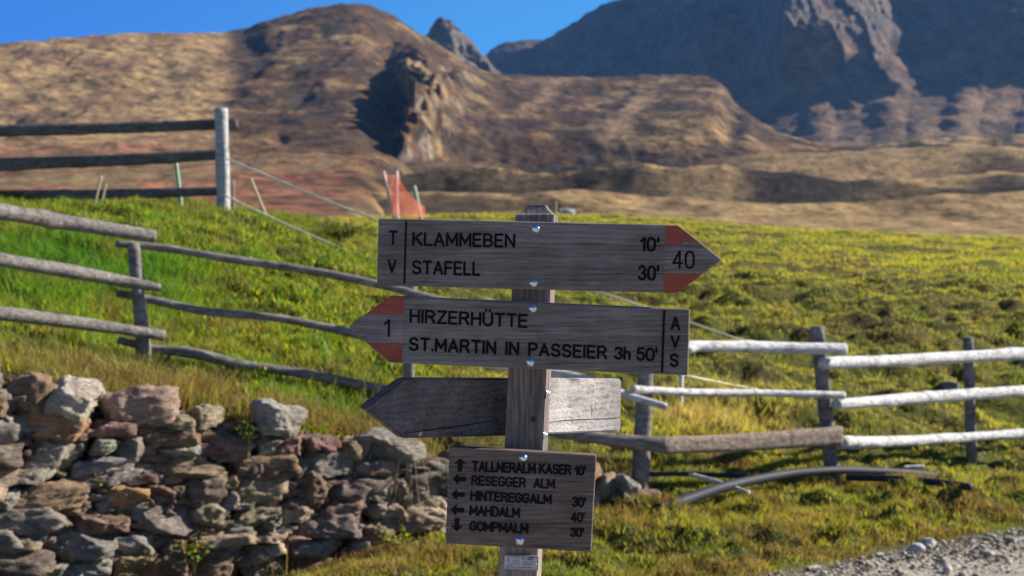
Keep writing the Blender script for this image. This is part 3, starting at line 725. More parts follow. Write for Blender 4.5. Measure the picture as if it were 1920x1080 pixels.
paint([[(1245.2, 512.3), (1262, 513.2), (1290, 512.6), (1317.5, 513.6), (1270.8, 548.6), (1243, 548.6)]], RED, b1, 'red_paint_band', YB - .0004)
paint([[(1246.8, 459.0), (1262, 458.2), (1280.8, 459.0), (1281.8, 452.6), (1288.3, 452.8), (1289.5, 456.5), (1311.4, 455.3), (1351.5, 486.4), (1317.5, 512.8), (1245.3, 511.6)]], W_PALE, b1, 'worn_white_band', YB - .0004)
bolt(1005, 429.4, YB, b1); bolt(1000.6, 531, YB, b1)
# board 2
b2 = frontal_board('arrow_board', [(652.7, 612.5), (731.7, 554.6), (1294, 579.7), (1290.6, 704.2), (729.4, 680)], YB, .024, W_BOARD, SP, 'second grey board pointing left with red banded tip')
L = Lettering(YB - .0006)
L.text('HIRZERHÜTTE', 767.5, 989.5, 579.5, 605.5, 588.5, 615.5, 2.35)
L.text('ST.MARTIN IN PASSEIER', 766, 1138.5, 631.5, 658, 648, 674, 2.4, gap=.25, space=.58)
L.text('3h 50\'', 1151, 1233, 649.5, 674.5, 651.5, 678.5, 2.4, gap=.22, space=.42)
L.line(1245.4, 581.7, 1241.2, 698, 2.1)
L.text('A', 1257, 1275.5, 593, 619, 593.8, 619.8, 2.3); L.text('V', 1257, 1274.5, 628.5, 652.8, 629.3, 653.6, 2.3); L.text('S', 1255, 1272.5, 662, 688, 662.8, 689, 2.3)
L.build('lettering', INK, b2)
L = Lettering(YB - .0009); L.text('1', 719.5, 731.5, 597.5, 631, 598.5, 632, 2.0); L.build('route_number', INK, b2)
paint([[(730.5, 556.4), (757.4, 557.4), (756.6, 590), (692.5, 588.3), (686.5, 588.2)]], RED, b2, 'red_paint_band', YB - .0004)
paint([[(689, 643), (755, 644.2), (753.2, 679.8), (730.2, 678.8)]], RED, b2, 'red_paint_band', YB - .0004)
paint([[(655, 612.5), (685.8, 589), (756.5, 590.6), (755, 643.6), (688, 642.4)]], W_PALE, b2, 'worn_white_band', YB - .0004)
bolt(999.2, 578.6, YB, b2); bolt(993.8, 679.3, YB, b2)
# board 4
b4 = frontal_board('direction_panel', [(843, 837.4), (1118.9, 853), (1109, 1035.6), (835, 1019.6)], YB, .024, W_BOARD_LOW, SP, 'lowest brown panel listing five alpine huts')
L = Lettering(YB - .0006)
for s_, x0, x1, a, b, c, d, hf in (('TALLNERALM KASER', 884.5, 1071.5, 864, 884.4, 870.7, 891, 2.05), ("10'", 1077, 1099, 873, 891.5, 873.8, 892.3, 2.05), ('RESEGGER  ALM', 883.3, 1040.5, 891, 910.5, 897.6, 917.2, 1.8),
        ('HINTEREGGALM', 881.5, 1034.5, 919.5, 938.5, 927, 946.3, 2.05), ("30'", 1072, 1099, 931, 950.5, 932, 951.5, 2.05), ('MAHDALM', 880, 975.3, 947, 967, 951.5, 971.3, 2.05), ("40'", 1069.5, 1096.5, 960, 979.3, 961, 980.3, 1.8),
        ('GOMPMALM', 880, 991, 976.5, 996, 981, 1001, 2.05), ("30'", 1068.5, 1095, 988.5, 1007, 989.5, 1008, 2.05)):
    L.text(s_, x0, x1, a, b, c, d, hf, gap=.22, space=.40)
for cx, cy, an in ((862.5, 871.7, 88), (861.5, 898.3, 178), (859, 927.5, 178), (858, 956.5, 178), (856.7, 984, 268)): L.arrow(cx, cy, 12.6, an)
L.build('lettering', INK, b4)
bolt(981.5, 858.7, YB, b4); bolt(975, 1013.5, YB, b4)

# board 3: turned away, behind the post; its right part stands in the sun
def turned_board():
    a = R(36.5); c0 = np.array([-0.004, 2.668]); d = np.array([math.cos(a), math.sin(a)])
    def hit(px, py):
        r = ray(px, py); # intersect upright plane through c0 along d
        n = np.array([-d[1], d[0]]); t = (c0 @ n) / (r[:2] @ n); return CAM + r * t
    pts = [hit(*p) for p in ((683.7, 764.4), (758.5, 708.5), (957, 709.4), (1166.7, 710.7), (1164.8, 808.9), (955, 817), (757.8, 821.9))]
    n3 = np.array([-d[1], d[0], 0]); bm = bmesh.new(); vs = [bm.verts.new(p) for p in pts]; f = bm.faces.new(vs)
    r = bmesh.ops.extrude_face_region(bm, geom=[f]); bmesh.ops.translate(bm, vec=tuple(n3 * .024), verts=[g for g in r['geom'] if isinstance(g, bmesh.types.BMVert)])
    bmesh.ops.recalc_face_normals(bm, faces=bm.faces)
    bmesh.ops.bevel(bm, geom=list(bm.edges), offset=.0036, segments=4, affect='EDGES')
    o = bm_obj('arrow_board', bm, W_BACK, SP); o['label'] = 'blank turned board, left end painted darker as shade, right end pale as in sun'
    # drying cracks
    fr = -n3 * .0005; P, Fc = [], []
    for path, hw in (([(762, 812), (790, 808), (830, 803), (850, 801), (885, 795), (915, 790), (937, 788)], .9), ([(1028, 792), (1060, 788), (1100, 786), (1140, 785), (1163, 783)], .7), ([(1109, 754), (1110, 770), (1109, 784)], .5), ([(1141, 776), (1142, 786)], .5)):
        P, Fc = [], []
        for k, (x, y) in enumerate(path):
            h = hw * (1 if 0 < k < len(path) - 1 else .15); vert = abs(path[-1][0] - path[0][0]) < 6
            P += [hit(x - (h if vert else 0), y - (0 if vert else h)) + fr, hit(x + (h if vert else 0), y + (0 if vert else h)) + fr]
            if k: n = len(P); Fc.append((n - 4, n - 3, n - 1, n - 2))
        mesh_obj('crack', np.array(P), Fc, INK, o, origin=root_o(o))
    # the bolts that hold it, heads out on the right face of the post
    for (x, y) in ((1025.5, 738), (1020.5, 816)):
        c = onplane(x, y, 2.618); bm = bmesh.new(); rings = []
        for rr, dd in ((1.5, -.3), (1.5, .0), (1.05, .05), (1.0, .5), (.8, .85), (.4, 1.0)):
            rings.append([bm.verts.new((c[0] + .0062 * dd, c[1] + .0062 * rr * math.cos(t) - .0008, c[2] + .0062 * rr * math.sin(t))) for t in np.linspace(0, 2 * math.pi, 16, endpoint=False)])
        for A, B in zip(rings[:-1], rings[1:]):
            for i in range(16): bm.faces.new((A[i], A[(i + 1) % 16], B[(i + 1) % 16], B[i]))
        bm.faces.new(rings[-1]); bmesh.ops.recalc_face_normals(bm, faces=bm.faces)
        bm_obj('bolt', bm, CHROME, o, True)
turned_board()
# the small metal plate low on the post
YP = 2.606
pl = frontal_board('metal_plate', [(944.6, 1040), (1010.2, 1042), (1008.4, 1071.6), (943.8, 1068)], YP - .004, .0035, METAL_PLATE, SP, 'small metal plate with fine print low on the post')
L = Lettering(YP - .0046)
def zp(x, y): return 930 + x / 15.43, 1010 + y / 15.43
rp = random.Random(3)
def fine(x0, x1, y, hf=.34, sl=.035, word=60):
    x = x0
    while x < x1:
        e = min(x1, x + rp.uniform(.5, 1.3) * word); a = zp(x, y + (x - x0) * sl); b = zp(e, y + (e - x0) * sl); L.line(*a, *b, hf); x = e + rp.uniform(12, 26)
fine(350, 690, 500, .55); fine(510, 690, 575); fine(470, 690, 632); fine(500, 690, 690); fine(580, 690, 750)
for x, y in ((360, 565), (360, 615), (355, 680), (355, 740), (435, 742), (505, 745)): fine(x - 14, x + 18, y, .8)
fine(300, 1060, 808, .45, .05, 80); fine(270, 1190, 850, .22, .05, 300)
fine(785, 1090, 655, .38); fine(785, 1090, 712, .38); fine(785, 1100, 755, .45)
for a_, b_ in (((800, 530), (775, 545)), ((775, 545), (775, 600)), ((775, 600), (800, 612))): L.line(*zp(*a_), *zp(*b_), .6)
L.line(*zp(830, 575), *zp(895, 578), .5); L.line(*zp(930, 552), *zp(1110, 548), .6)
for x in (915, 965, 1015): L.poly([zp(x, 612), zp(x + 18, 575), zp(x + 46, 578), zp(x + 26, 616)])
L.build('lettering', INK, pl)
for x, y in ((291, 675), (1165, 725)): bolt(*zp(x, y), YP - .004, pl, .0019)

# ------------------------------------------------------------------ fences
def loft(pts, rad, sides=14, sq=0.0, rough=.08, seed=0, sub=12, flat=(1, 1), roll=0.0, knots=True):
    """a log, pole or plank along a path: rings of an (optionally squared, flattened) section with uneven girth"""
    P = np.asarray(pts, float); s = np.concatenate([[0], np.cumsum(np.linalg.norm(np.diff(P, axis=0), axis=1))])
    n = max(3, int(sub * (len(P) - 1)) + 1); si = np.linspace(0, s[-1], n)
    C = pchip(s, P, si) if len(P) > 2 else np.column_stack([np.interp(si, s, P[:, k]) for k in range(3)])
    r = np.interp(si, s, np.full(len(P), rad) if np.isscalar(rad) else np.asarray(rad, float))
    T = np.gradient(C, axis=0); T /= np.linalg.norm(T, axis=1)[:, None]
    upv = np.array([0, 0, 1.]) if abs(T[0, 2]) < .7 else np.array([0, 1., 0])
    A = np.cross(T, upv); A /= np.linalg.norm(A, axis=1)[:, None]; B = np.cross(A, T)
    th = np.linspace(0, 2 * math.pi, sides, endpoint=False) + roll
    ct, sn = np.cos(th), np.sin(th)
    m = (np.abs(ct) ** (2 + 8 * sq) + np.abs(sn) ** (2 + 8 * sq)) ** (-1 / (2 + 8 * sq)) if sq else np.ones(sides)
    V = np.empty((n, sides, 3))
    nz = fbm(np.column_stack([np.repeat(si, sides) * 3 + seed * 7.7, np.tile(ct, n) * .9, np.tile(sn, n) * .9]), 3, seed).reshape(n, sides)
    girth = 1 + rough * 1.2 * fbm(np.column_stack([si * 2.2 + seed * 3.1, 0 * si, 0 * si]), 3, seed + 5)
    rr = r[:, None] * m[None] * (1 + rough * 1.4 * nz) * girth[:, None]
    if knots and n > 12:
        kg = np.random.default_rng(seed + 77)
        for _ in range(max(1, int(s[-1] * 3))):
            ks, ka = kg.uniform(0, s[-1]), kg.uniform(0, 2 * math.pi); dd = np.angle(np.exp(1j * (th - ka)))
            rr = rr + (r[:, None] * kg.uniform(.10, .30)) * np.exp(-((si[:, None] - ks) / (1.1 * r.mean())) ** 2 - (dd[None] / .6) ** 2)
    V = C[:, None] + (rr * ct)[..., None] * flat[0] * A[:, None] + (rr * sn)[..., None] * flat[1] * B[:, None]
    vv = V.reshape(-1, 3); F_ = []
    for i in range(n - 1):
        for j in range(sides):
            a, b = i * sides + j, i * sides + (j + 1) % sides; F_.append((a, b, b + sides, a + sides))
    vv = np.vstack([vv, C[0] - T[0] * r[0] * .08, C[-1] + T[-1] * r[-1] * .08]); k = n * sides
    for j in range(sides): F_.append((j, k, (j + 1) % sides)[::1]); F_.append(((n - 1) * sides + j, (n - 1) * sides + (j + 1) % sides, k + 1))
    return vv, F_
def px_path(lst): return [at(*p) for p in lst]
def px_rad(lst, hp): # half thickness in photo pixels -> metres
    h = np.full(len(lst), hp) if np.isscalar(hp) else np.asarray(hp, float); return np.array([p[2] * q / F for p, q in zip(lst, h)])
def rail(parent, lst, hp, mat, name='rail', seed=0, sq=0.0, flat=(1, 1), label=None, rough=.09):
    v, f = loft(px_path(lst), px_rad(lst, hp), 16, sq, rough, seed, max(16, int(110 / (len(lst) - 1))), flat)
    o = mesh_obj(name, v, f, mat, parent, smooth=True, origin=root_o(parent))
    if label: o['label'] = label
    return o
def fpost(parent, top, bot, D, hp, mat, seed=0, sq=.35, sink=.35):
    a = at(*top, D); b = at(*bot, D); b2 = b + (b - a) / np.linalg.norm(b - a) * sink; b2[2] = min(b2[2], hz1(b[0], b[1]) - .15)
    v, f = loft([b2, (a + b2) / 2, a], [hp * D / F * 1.05, hp * D / F, hp * D / F * .9], 12, sq, .06, seed, 14, (1, 1), .4)
    return mesh_obj('post', v, f, mat, parent, smooth=True, origin=root_o(parent))

fl = thing('rail_fence', ground_hit(272, 692), 'grey round pole fence sloping down along the bank above the stone wall', 'fence')
fpost(fl, (250, 456), (274, 700), 8.95, 12, POST_DARK, 1)
fpost(fl, (772, 536), (764, 775), 9.2, 11, POST_DARK, 2)
rail(fl, [(-260, 358, 7.5), (-60, 386, 8.0), (0, 396, 8.15), (140, 419, 8.5), (289, 443, 8.8)], [15, 15, 14.5, 14, 13], LOG_GREY, seed=3)
rail(fl, [(-260, 455, 7.5), (0, 488, 8.15), (120, 507, 8.45), (250, 531, 8.75), (301, 540, 8.8)], [12, 12.5, 12.5, 10, 7], LOG_GREY, seed=4)
rail(fl, [(-260, 560, 7.5), (0, 587, 8.15), (150, 606, 8.5), (307, 629, 8.8)], [14, 14, 12.5, 10], LOG_GREY, seed=5)
rail(fl, [(217, 457, 8.95), (289, 463, 9.0), (433, 486, 9.05), (578, 507, 9.1), (740, 540, 9.1), (802, 557, 9.1), (1000, 603, 9.1), (1212, 648, 9.15)], [6.5, 7, 7.5, 7, 7.5, 8, 8, 8], LOG_GREY, seed=6)
rail(fl, [(219, 550, 8.95), (299, 566, 9.0), (385, 584, 9.0), (510, 595, 9.05), (626, 617, 9.1), (690, 632, 9.1)], [7, 8, 7.5, 7.5, 8, 8], LOG_GREY, seed=7)
rail(fl, [(700, 648, 9.15), (800, 665, 9.15), (1032, 698, 9.15), (1099, 711, 9.1), (1168, 739, 9.1), (1250, 763, 9.05)], [8, 8, 8, 8, 8, 7], LOG_PALE, seed=8)
rail(fl, [(221, 637, 8.95), (289, 654, 9.0), (356, 661, 9.0), (448, 683, 9.05), (570, 701, 9.1), (700, 727, 9.1), (800, 752, 9.1), (960, 792, 9.1), (1090, 818, 9.1), (1126, 822, 9.1), (1182, 829, 9.1), (1250, 835, 9.1)],
     [7, 8, 10, 9.5, 9.5, 9.5, 9.5, 10, 11, 12, 14, 15], LOG_GREY, seed=9)

fr_ = thing('rail_fence', ground_hit(1560, 903), 'pale sunlit round pole fence beside the gravel track', 'fence')
fpost(fr_, (1213, 640), (1200, 912), 9.25, 16, POST_DARK, 11)
fpost(fr_, (1532, 612), (1561, 903), 10.1, 12.5, POST_DARK, 12)
fpost(fr_, (1815, 633), (1822, 877), 11.35, 9.5, POST_DARK, 13)
rail(fr_, [(1176, 652, 9.1), (1293, 649, 9.4), (1440, 651, 9.75), (1584, 655, 9.95)], [9.5, 9.5, 10.5, 11], LOG_PALE, seed=14)
rail(fr_, [(1186, 730, 9.1), (1300, 736, 9.4), (1440, 737, 9.75), (1582, 741, 9.95)], [7, 7.5, 7, 8], LOG_PALE, seed=15)
rail(fr_, [(1246, 835, 9.15), (1410, 828, 9.55), (1576, 817, 9.95)], [16, 16.5, 17.5], LOG_BROWN, name='plank', seed=16, sq=.9, flat=(.4, 1.0), rough=.02, label='flat brown bottom plank')
rail(fr_, [(1542, 681, 9.95), (1700, 675, 10.6), (1920, 663, 11.5), (2150, 650, 12.6)], [11.5, 11.5, 11, 11], LOG_PALE, seed=17)
rail(fr_, [(1567, 758, 9.98), (1700, 748, 10.6), (1920, 733, 11.5), (2150, 717, 12.6)], [11, 11, 10, 10], LOG_PALE, seed=18)
rail(fr_, [(1574, 830, 9.98), (1650, 829, 10.3), (1800, 821, 11.0), (1920, 813, 11.5), (2150, 800, 12.6)], [12.5, 11, 9.5, 9, 9], LOG_PALE, seed=19, rough=.14)

fu = thing('plank_fence', ground_hit(418, 397), 'dark three rail plank fence ending at a pale post on the bank top', 'fence')
fpost(fu, (415, 203), (419, 397), 15.2, 11.5, POST_PALE, 21, .5)
for (y0, y1, h0, h1, xe, sd) in ((245, 231, 11, 10, 446, 22), (309, 289, 11.5, 10, 414, 23), (366, 358, 9, 9, 414, 24)):
    sl_ = (y1 - y0) / 414
    rail(fu, [(-320, y0 - 320 * sl_ + 6, 14.7), (0, y0, 15.0), (210, (y0 + y1) / 2 + 2, 15.2), (xe, y1, 15.38)], [h0, h0, (h0 + h1) / 2, h1], PLANK_DARK, name='plank', seed=sd, sq=.6, flat=(.45, 1), rough=.07)
fpost(fu, (-250, 222), (-246, 410), 14.9, 11.5, LOG_PALE, 25, .5)

# ropes, stakes, net
def rope(lst, hp, label, seed):
    pts = px_path(lst); v, f = loft(pts, px_rad(lst, hp), 6, 0, .25, seed, 40)
    o = mesh_obj('fence_rope', v, f, ROPE, smooth=True, origin=pts[0]); return tag(o, label, 'rope', 'electric fence ropes across the meadow')
rope([(424, 297, 15.1), (550, 350, 14.7), (700, 410, 14.3), (900, 480, 13.4), (1129, 549, 12.05), (1295, 605, 11.9), (1380, 634, 11.8), (1470, 662, 11.9)], 2.0, 'upper cream fence rope running from the pale post', 1)
rope([(424, 367, 15.1), (505, 406, 15.0), (602, 450, 14.5), (703, 490, 14.0), (900, 556, 13.2), (1100, 637, 12.2), (1277, 701, 11.4), (1340, 715, 11.6), (1420, 730, 11.9)], 2.0, 'lower cream fence rope passing the white stake', 2)
def stake(top, bot, D, hp, mat, label, group=None, name='fence_stake'):
    a, b = at(*top, D), at(*bot, D); b[2] = min(b[2], hz1(b[0], b[1])) - .05
    v, f = loft([b, (a + b) / 2, a], [hp * D / F] * 3, 8, 0, .05, int(top[0]), 6)
    o = mesh_obj(name, v, f, mat, smooth=True, origin=b); return tag(o, label, 'stake' if name == 'fence_stake' else 'stem', group)
stake((330, 304), (343, 402), 15.6, 3.6, GREEN_PLASTIC, 'pale green plastic stake behind the plank fence', 'plastic fence stakes')
stake((776, 348), (796, 410), 24, 3.6, GREEN_PLASTIC, 'pale green plastic stake right of the orange net', 'plastic fence stakes')
stake((1278, 690), (1275, 782), 11.35, 4.4, WHITE_PLASTIC, 'white plastic stake behind the pole fence', 'plastic fence stakes')
stake((1041, 378), (1039, 412), 33, 3.2, LOG_BROWN, 'short wooden stake on the meadow crest behind the signpost')
stake((437, 340), (438, 366), 15.3, 3.0, LOG_BROWN, 'short brown stick beside the pale post')
stake((470, 335), (503, 404), 15.6, 2.6, STRAW, 'tall dry bent stem right of the pale post', name='dry_stem')
stake((190, 330), (172, 398), 13.6, 2.0, STRAW, 'dry bleached stem standing before the lowest plank, far left', name='dry_stem')
stake((199, 345), (183, 400), 13.7, 1.8, STRAW, 'short dry stem just right of the bleached far left stem', name='dry_stem')
def net():
    D = 22; o0 = at(740, 402, D); t = thing('safety_net', o0, 'orange safety net strung on two thin poles at the crest', 'net')
    for (a, b) in (((719, 321), (741, 404)), ((744, 320), (745, 404))):
        P, Q = at(*a, D), at(*b, D); Q = Q - np.array([0, 0, .15]); v, f = loft([Q, P], [2.6 * D / F] * 2, 8, 0, .03, 3, 6); mesh_obj('pole', v, f, plain('net_pole', (.7, .5, .42), .6), t, smooth=True, origin=o0)
    # sagging lattice between the poles and trailing to the right
    parts = []
    def surf(u, v): # u across, v down
        top = np.array([at(721, 328, D), at(744, 328, D), at(764, 362, D + .3), at(795, 388, D + .8)]); bot = np.array([at(738, 404, D), at(745, 404, D), at(772, 406, D + .3), at(800, 408, D + .8)])
        k = u * 3; i = min(int(k), 2); q = k - i; A = top[i] * (1 - q) + top[i + 1] * q; B = bot[i] * (1 - q) + bot[i + 1] * q
        p = A * (1 - v) + B * v; p[1] += .10 * math.sin(u * 9 + v * 4); return p
    for k in range(26):
        parts.append(loft([surf(k / 25, t_) for t_ in np.linspace(0, 1, 7)], .003, 4, 0, 0, 1, 2))
    for k in range(15):
        parts.append(loft([surf(t_, k / 14) for t_ in np.linspace(0, 1, 16)], .003, 4, 0, 0, 1, 2))
    v, f = merge(parts); mesh_obj('mesh', v, f, NET, t, origin=o0).name = 'netting'
net()

# pipes and sticks on the ground
def lying(lst, hp, mat, label, cat, name, seed=0, lift=1.0, near=1.0):
    pts, rad, hit = [], [], []
    for i, (x, y) in enumerate(lst):
        hit.append(ground_hit(x, y + (hp[i] if not np.isscalar(hp) else hp))[1])
    k = np.arange(len(lst)); Ds = np.polyval(np.polyfit(k, hit, 1), k) * np.linspace(*(near if isinstance(near, tuple) else (near, near)), len(lst))
    for i, (x, y) in enumerate(lst): pts.append(at(x, y, Ds[i])); rad.append((hp[i] if not np.isscalar(hp) else hp) * Ds[i] / F)
    v, f = loft(pts, rad, 14, 0, .02 if mat is BLACK_PIPE else .1, seed, 14, knots=mat is not BLACK_PIPE)
    o = mesh_obj(name, v, f, mat, smooth=True, origin=pts[0]); return tag(o, label, cat)
lying([(1233, 956), (1290, 936), (1358, 913), (1413, 900), (1474, 889), (1557, 882), (1636, 883), (1719, 888), (1775, 897)], [11.5, 11, 10, 9, 8.5, 8, 7.5, 7, 6.5], BLACK_PIPE, 'long bent black plastic pipe lying under the pole fence', 'pipe', 'plastic_pipe', 1, near=(.970, 1.010))
lying([(1589, 895), (1682, 898), (1760, 905), (1820, 913)], 6.8, BLACK_PIPE, 'short straight black pipe lying right of the long bent pipe', 'pipe', 'plastic_pipe', 2, near=.978)
lying([(1219, 889), (1288, 889), (1381, 893), (1440, 896)], 4.5, BLACK_PIPE, 'thin black pipe lying behind the grey stick', 'pipe', 'plastic_pipe', 3, near=.982)
lying([(1293, 889), (1350, 905), (1405, 924)], 3.8, LOG_PALE, 'thin grey stick lying across the black pipes', 'stick', 'wooden_stick', 4, near=.972)
lying([(1694, 876), (1732, 874)], 2.8, LOG_PALE, 'short pale stick in the grass behind the pipes', 'stick', 'wooden_stick', 5, near=.985)

# ------------------------------------------------------------------ the dry stone wall
_bm = bmesh.new(); bmesh.ops.create_icosphere(_bm, subdivisions=4, radius=1.0)
ICO_V = np.array([v.co[:] for v in _bm.verts]); ICO_F = np.array([[v.index for v in f.verts] for f in _bm.faces]); _bm.free()
_bm = bmesh.new(); bmesh.ops.create_icosphere(_bm, subdivisions=5, radius=1.0)
ICO5_V = np.array([v.co[:] for v in _bm.verts]); ICO5_F = np.array([[v.index for v in f.verts] for f in _bm.faces]); _bm.free()
_bm = bmesh.new(); bmesh.ops.create_icosphere(_bm, subdivisions=2, radius=1.0)
ICO2_V = np.array([v.co[:] for v in _bm.verts]); ICO2_F = np.array([[v.index for v in f.verts] for f in _bm.faces]); _bm.free()
def rock(half, seed, box=.55, cuts=9, rough=.06, V=ICO_V):
    """an angular stone: a rounded block, cut by planes, then roughened"""
    g = np.random.default_rng(seed); p = 2 + 5 * box
    n = (np.abs(V) ** p).sum(1) ** (-1 / p); P = V * n[:, None]
    P = P * (1 + .12 * fbm(V * 1.3 + seed * 3.7, 2, seed))[:, None]
    for k in range(cuts):
        d = g.normal(size=3); d /= np.linalg.norm(d); lim = g.uniform(.50, .92) * (np.abs(d) ** (p / (p - 1))).sum() ** ((p - 1) / p)
        q = P @ d; over = np.maximum(q - lim, 0); P = P - over[:, None] * d * .94
    P = P + V * (rough * fbm(V * 3.1 + seed * 1.9, 4, seed + 3))[:, None] + V * (rough * .5 * ridged(V * np.array([2, 2, 7.]) + seed, 3, seed + 9))[:, None]
    mx = np.abs(P).max(0); return P / mx * np.asarray(half)
GREY, BLUE, BRN, ORG, PUR, TAN, PALE, DK = (.36, .325, .28), (.33, .32, .30), (.33, .235, .155), (.44, .28, .155), (.28, .175, .15), (.44, .345, .245), (.60, .53, .44), (.25, .205, .165)
ZS = [ # x0 y0 x1 y1 in the enlarged left quarter, colour
 (-30, 165, 235, 332, BRN), (430, 228, 748, 388, TAN), (735, 355, 862, 418, TAN), (850, 315, 992, 410, TAN), (1160, 440, 1272, 532, GREY), (1255, 450, 1388, 532, PUR), (1385, 450, 1560, 530, PUR), (1545, 465, 1705, 545, BRN),
 (15, 345, 385, 512, ORG), (378, 380, 582, 466, PUR), (392, 452, 522, 520, GREY), (524, 455, 658, 542, GREY), (600, 398, 872, 502, BRN), (705, 480, 872, 548, BLUE), (872, 430, 1112, 552, PUR),
 (55, 465, 314, 604, GREY), (308, 530, 578, 628, BLUE), (568, 545, 978, 648, BRN), (983, 535, 1342, 637, BRN), (1388, 525, 1592, 622, BLUE), (1588, 540, 1760, 625, GREY),
 (-40, 600, 192, 658, GREY), (205, 612, 664, 694, GREY), (768, 625, 1060, 768, DK), (1064, 630, 1302, 768, TAN), (1312, 598, 1478, 764, BRN), (1470, 628, 1770, 744, DK),
 (25, 655, 372, 790, BRN), (362, 665, 642, 788, ORG), (638, 665, 792, 746, PUR), (615, 720, 690, 780, TAN), (-50, 690, 42, 770, GREY),
 (-60, 775, 275, 905, GREY), (285, 790, 545, 884, PUR), (528, 755, 858, 894, GREY), (858, 760, 1028, 884, TAN), (1036, 760, 1272, 864, TAN), (1272, 760, 1422, 844, TAN), (1428, 748, 1645, 824, PUR), (1640, 738, 1790, 815, GREY),
 (1192, 810, 1294, 884, BLUE), (1285, 820, 1624, 934, DK), (1626, 838, 1790, 934, BRN), (75, 868, 180, 920, GREY), (142, 885, 474, 1024, GREY), (-60, 915, 142, 1015, TAN), (478, 880, 735, 1004, GREY), (765, 865, 882, 912, BRN),
 (876, 870, 1140, 974, TAN), (1133, 880, 1284, 954, TAN), (1068, 940, 1268, 1018, TAN), (1268, 932, 1538, 1020, BLUE), (-30, 1010, 245, 1130, GREY), (858, 955, 1078, 1130, TAN), (690, 915, 865, 1130, BRN), (1530, 928, 1730, 995, GREY),
 (240, 1018, 470, 1130, GREY), (465, 1000, 700, 1130, BRN), (1075, 1015, 1290, 1120, GREY), (1290, 1015, 1560, 1110, BRN), (1560, 990, 1780, 1100, TAN),
 (1100, 540, 1180, 630, DK), (985, 630, 1070, 690, BRN), (1010, 690, 1075, 770, GREY), (1420, 700, 1480, 760, DK), (1030, 860, 1140, 900, GREY), (1285, 900, 1400, 935, BRN), (700, 770, 790, 830, DK), (-60, 480, 60, 600, DK), (-70, 350, 20, 480, GREY), (560, 880, 640, 930, DK)]
STONES = [(a / 2.454, 640 + b / 2.454, c / 2.454, 640 + d / 2.454, k) for a, b, c, d, k in ZS]
ZR = [(300, 500, 545, 668, DK), (-20, 580, 245, 705, DK), (230, 610, 330, 690, TAN), (455, 690, 535, 745, GREY), (285, 668, 475, 742, TAN), (95, 712, 292, 802, TAN), (278, 738, 535, 854, TAN), (55, 830, 255, 908, GREY), (-20, 730, 85, 822, PUR), (-30, 798, 105, 864, GREY),
      (-10, 410, 60, 500, BRN), (20, 500, 275, 590, BRN), (250, 850, 420, 920, BRN), (400, 845, 560, 925, GREY), (525, 470, 700, 560, GREY), (540, 560, 760, 660, BRN), (700, 480, 900, 570, TAN), (530, 660, 720, 740, GREY), (720, 650, 960, 740, BRN), (900, 500, 1100, 590, GREY), (760, 570, 1000, 660, GREY),
      (540, 740, 800, 840, TAN), (800, 740, 1050, 840, GREY), (560, 840, 830, 925, GREY), (830, 840, 1080, 925, BRN), (1000, 600, 1180, 690, TAN), (960, 680, 1180, 760, GREY), (1100, 500, 1290, 600, BRN), (1050, 760, 1290, 850, GREY), (1080, 850, 1290, 930, TAN), (1180, 600, 1300, 760, GREY),
      (1288, 582, 1380, 692, TAN), (1290, 690, 1392, 832, BRN), (1300, 820, 1400, 910, DK), (1390, 768, 1560, 850, TAN), (1400, 840, 1630, 900, GREY), (1380, 690, 1480, 770, BRN)]
STONES += [(640 + a / 2.7, 680 + b / 2.7, 640 + c / 2.7, 680 + d / 2.7, k) for a, b, c, d, k in ZR]
def stone_at(x0, y0, x1, y1, seed, depth=None, out=0.0, rough=.05, cuts=15, tilt=None, V=ICO5_V):
    cx, cy = (x0 + x1) / 2, (y0 + y1) / 2; D = float(np.interp(cx, WALL_PX, WALL_D))
    g = np.random.default_rng(seed + 500)
    c = at(cx, cy, D); c[1] += .16 * (c[2] / 1.0) * .35
    half = np.array([(x1 - x0) / 2 * D / F * 1.20, depth or g.uniform(.13, .19), (y1 - y0) / 2 * D / F * 1.22])
    P = rock(half, seed, .78, cuts, rough, V)
    # schist: split layers and chipped hollows, in metres
    nr = P / (half ** 2); nr /= np.linalg.norm(nr, axis=1)[:, None]
    lay = g.uniform(-.35, .35); q = P[:, 2] + lay * P[:, 0]
    st = np.column_stack([P[:, 0] * 5 + seed, P[:, 1] * 5, q * 34]); amp = min(1, half[2] / .06)
    P = P + nr * (amp * (.013 * ridged(st, 3, seed) + .015 * 1.3 * fbm(P * 17 + seed, 5, seed + 1, .6) - .02 * sstep(.15, .5, fbm(P * 9 + 3 * seed, 3, seed + 2))))[:, None]
    a = g.uniform(-.05, .05) if tilt is None else tilt; P[:, [0, 2]] = np.column_stack([P[:, 0] * math.cos(a) - P[:, 2] * math.sin(a), P[:, 0] * math.sin(a) + P[:, 2] * math.cos(a)])
    yw = g.uniform(-.12, .12) + .25; P[:, [0, 1]] = np.column_stack([P[:, 0] * math.cos(yw) - P[:, 1] * math.sin(yw), P[:, 0] * math.sin(yw) + P[:, 1] * math.cos(yw)])
    c[1] += half[1] * .75 + g.uniform(-.02, .025) - out
    return P + c
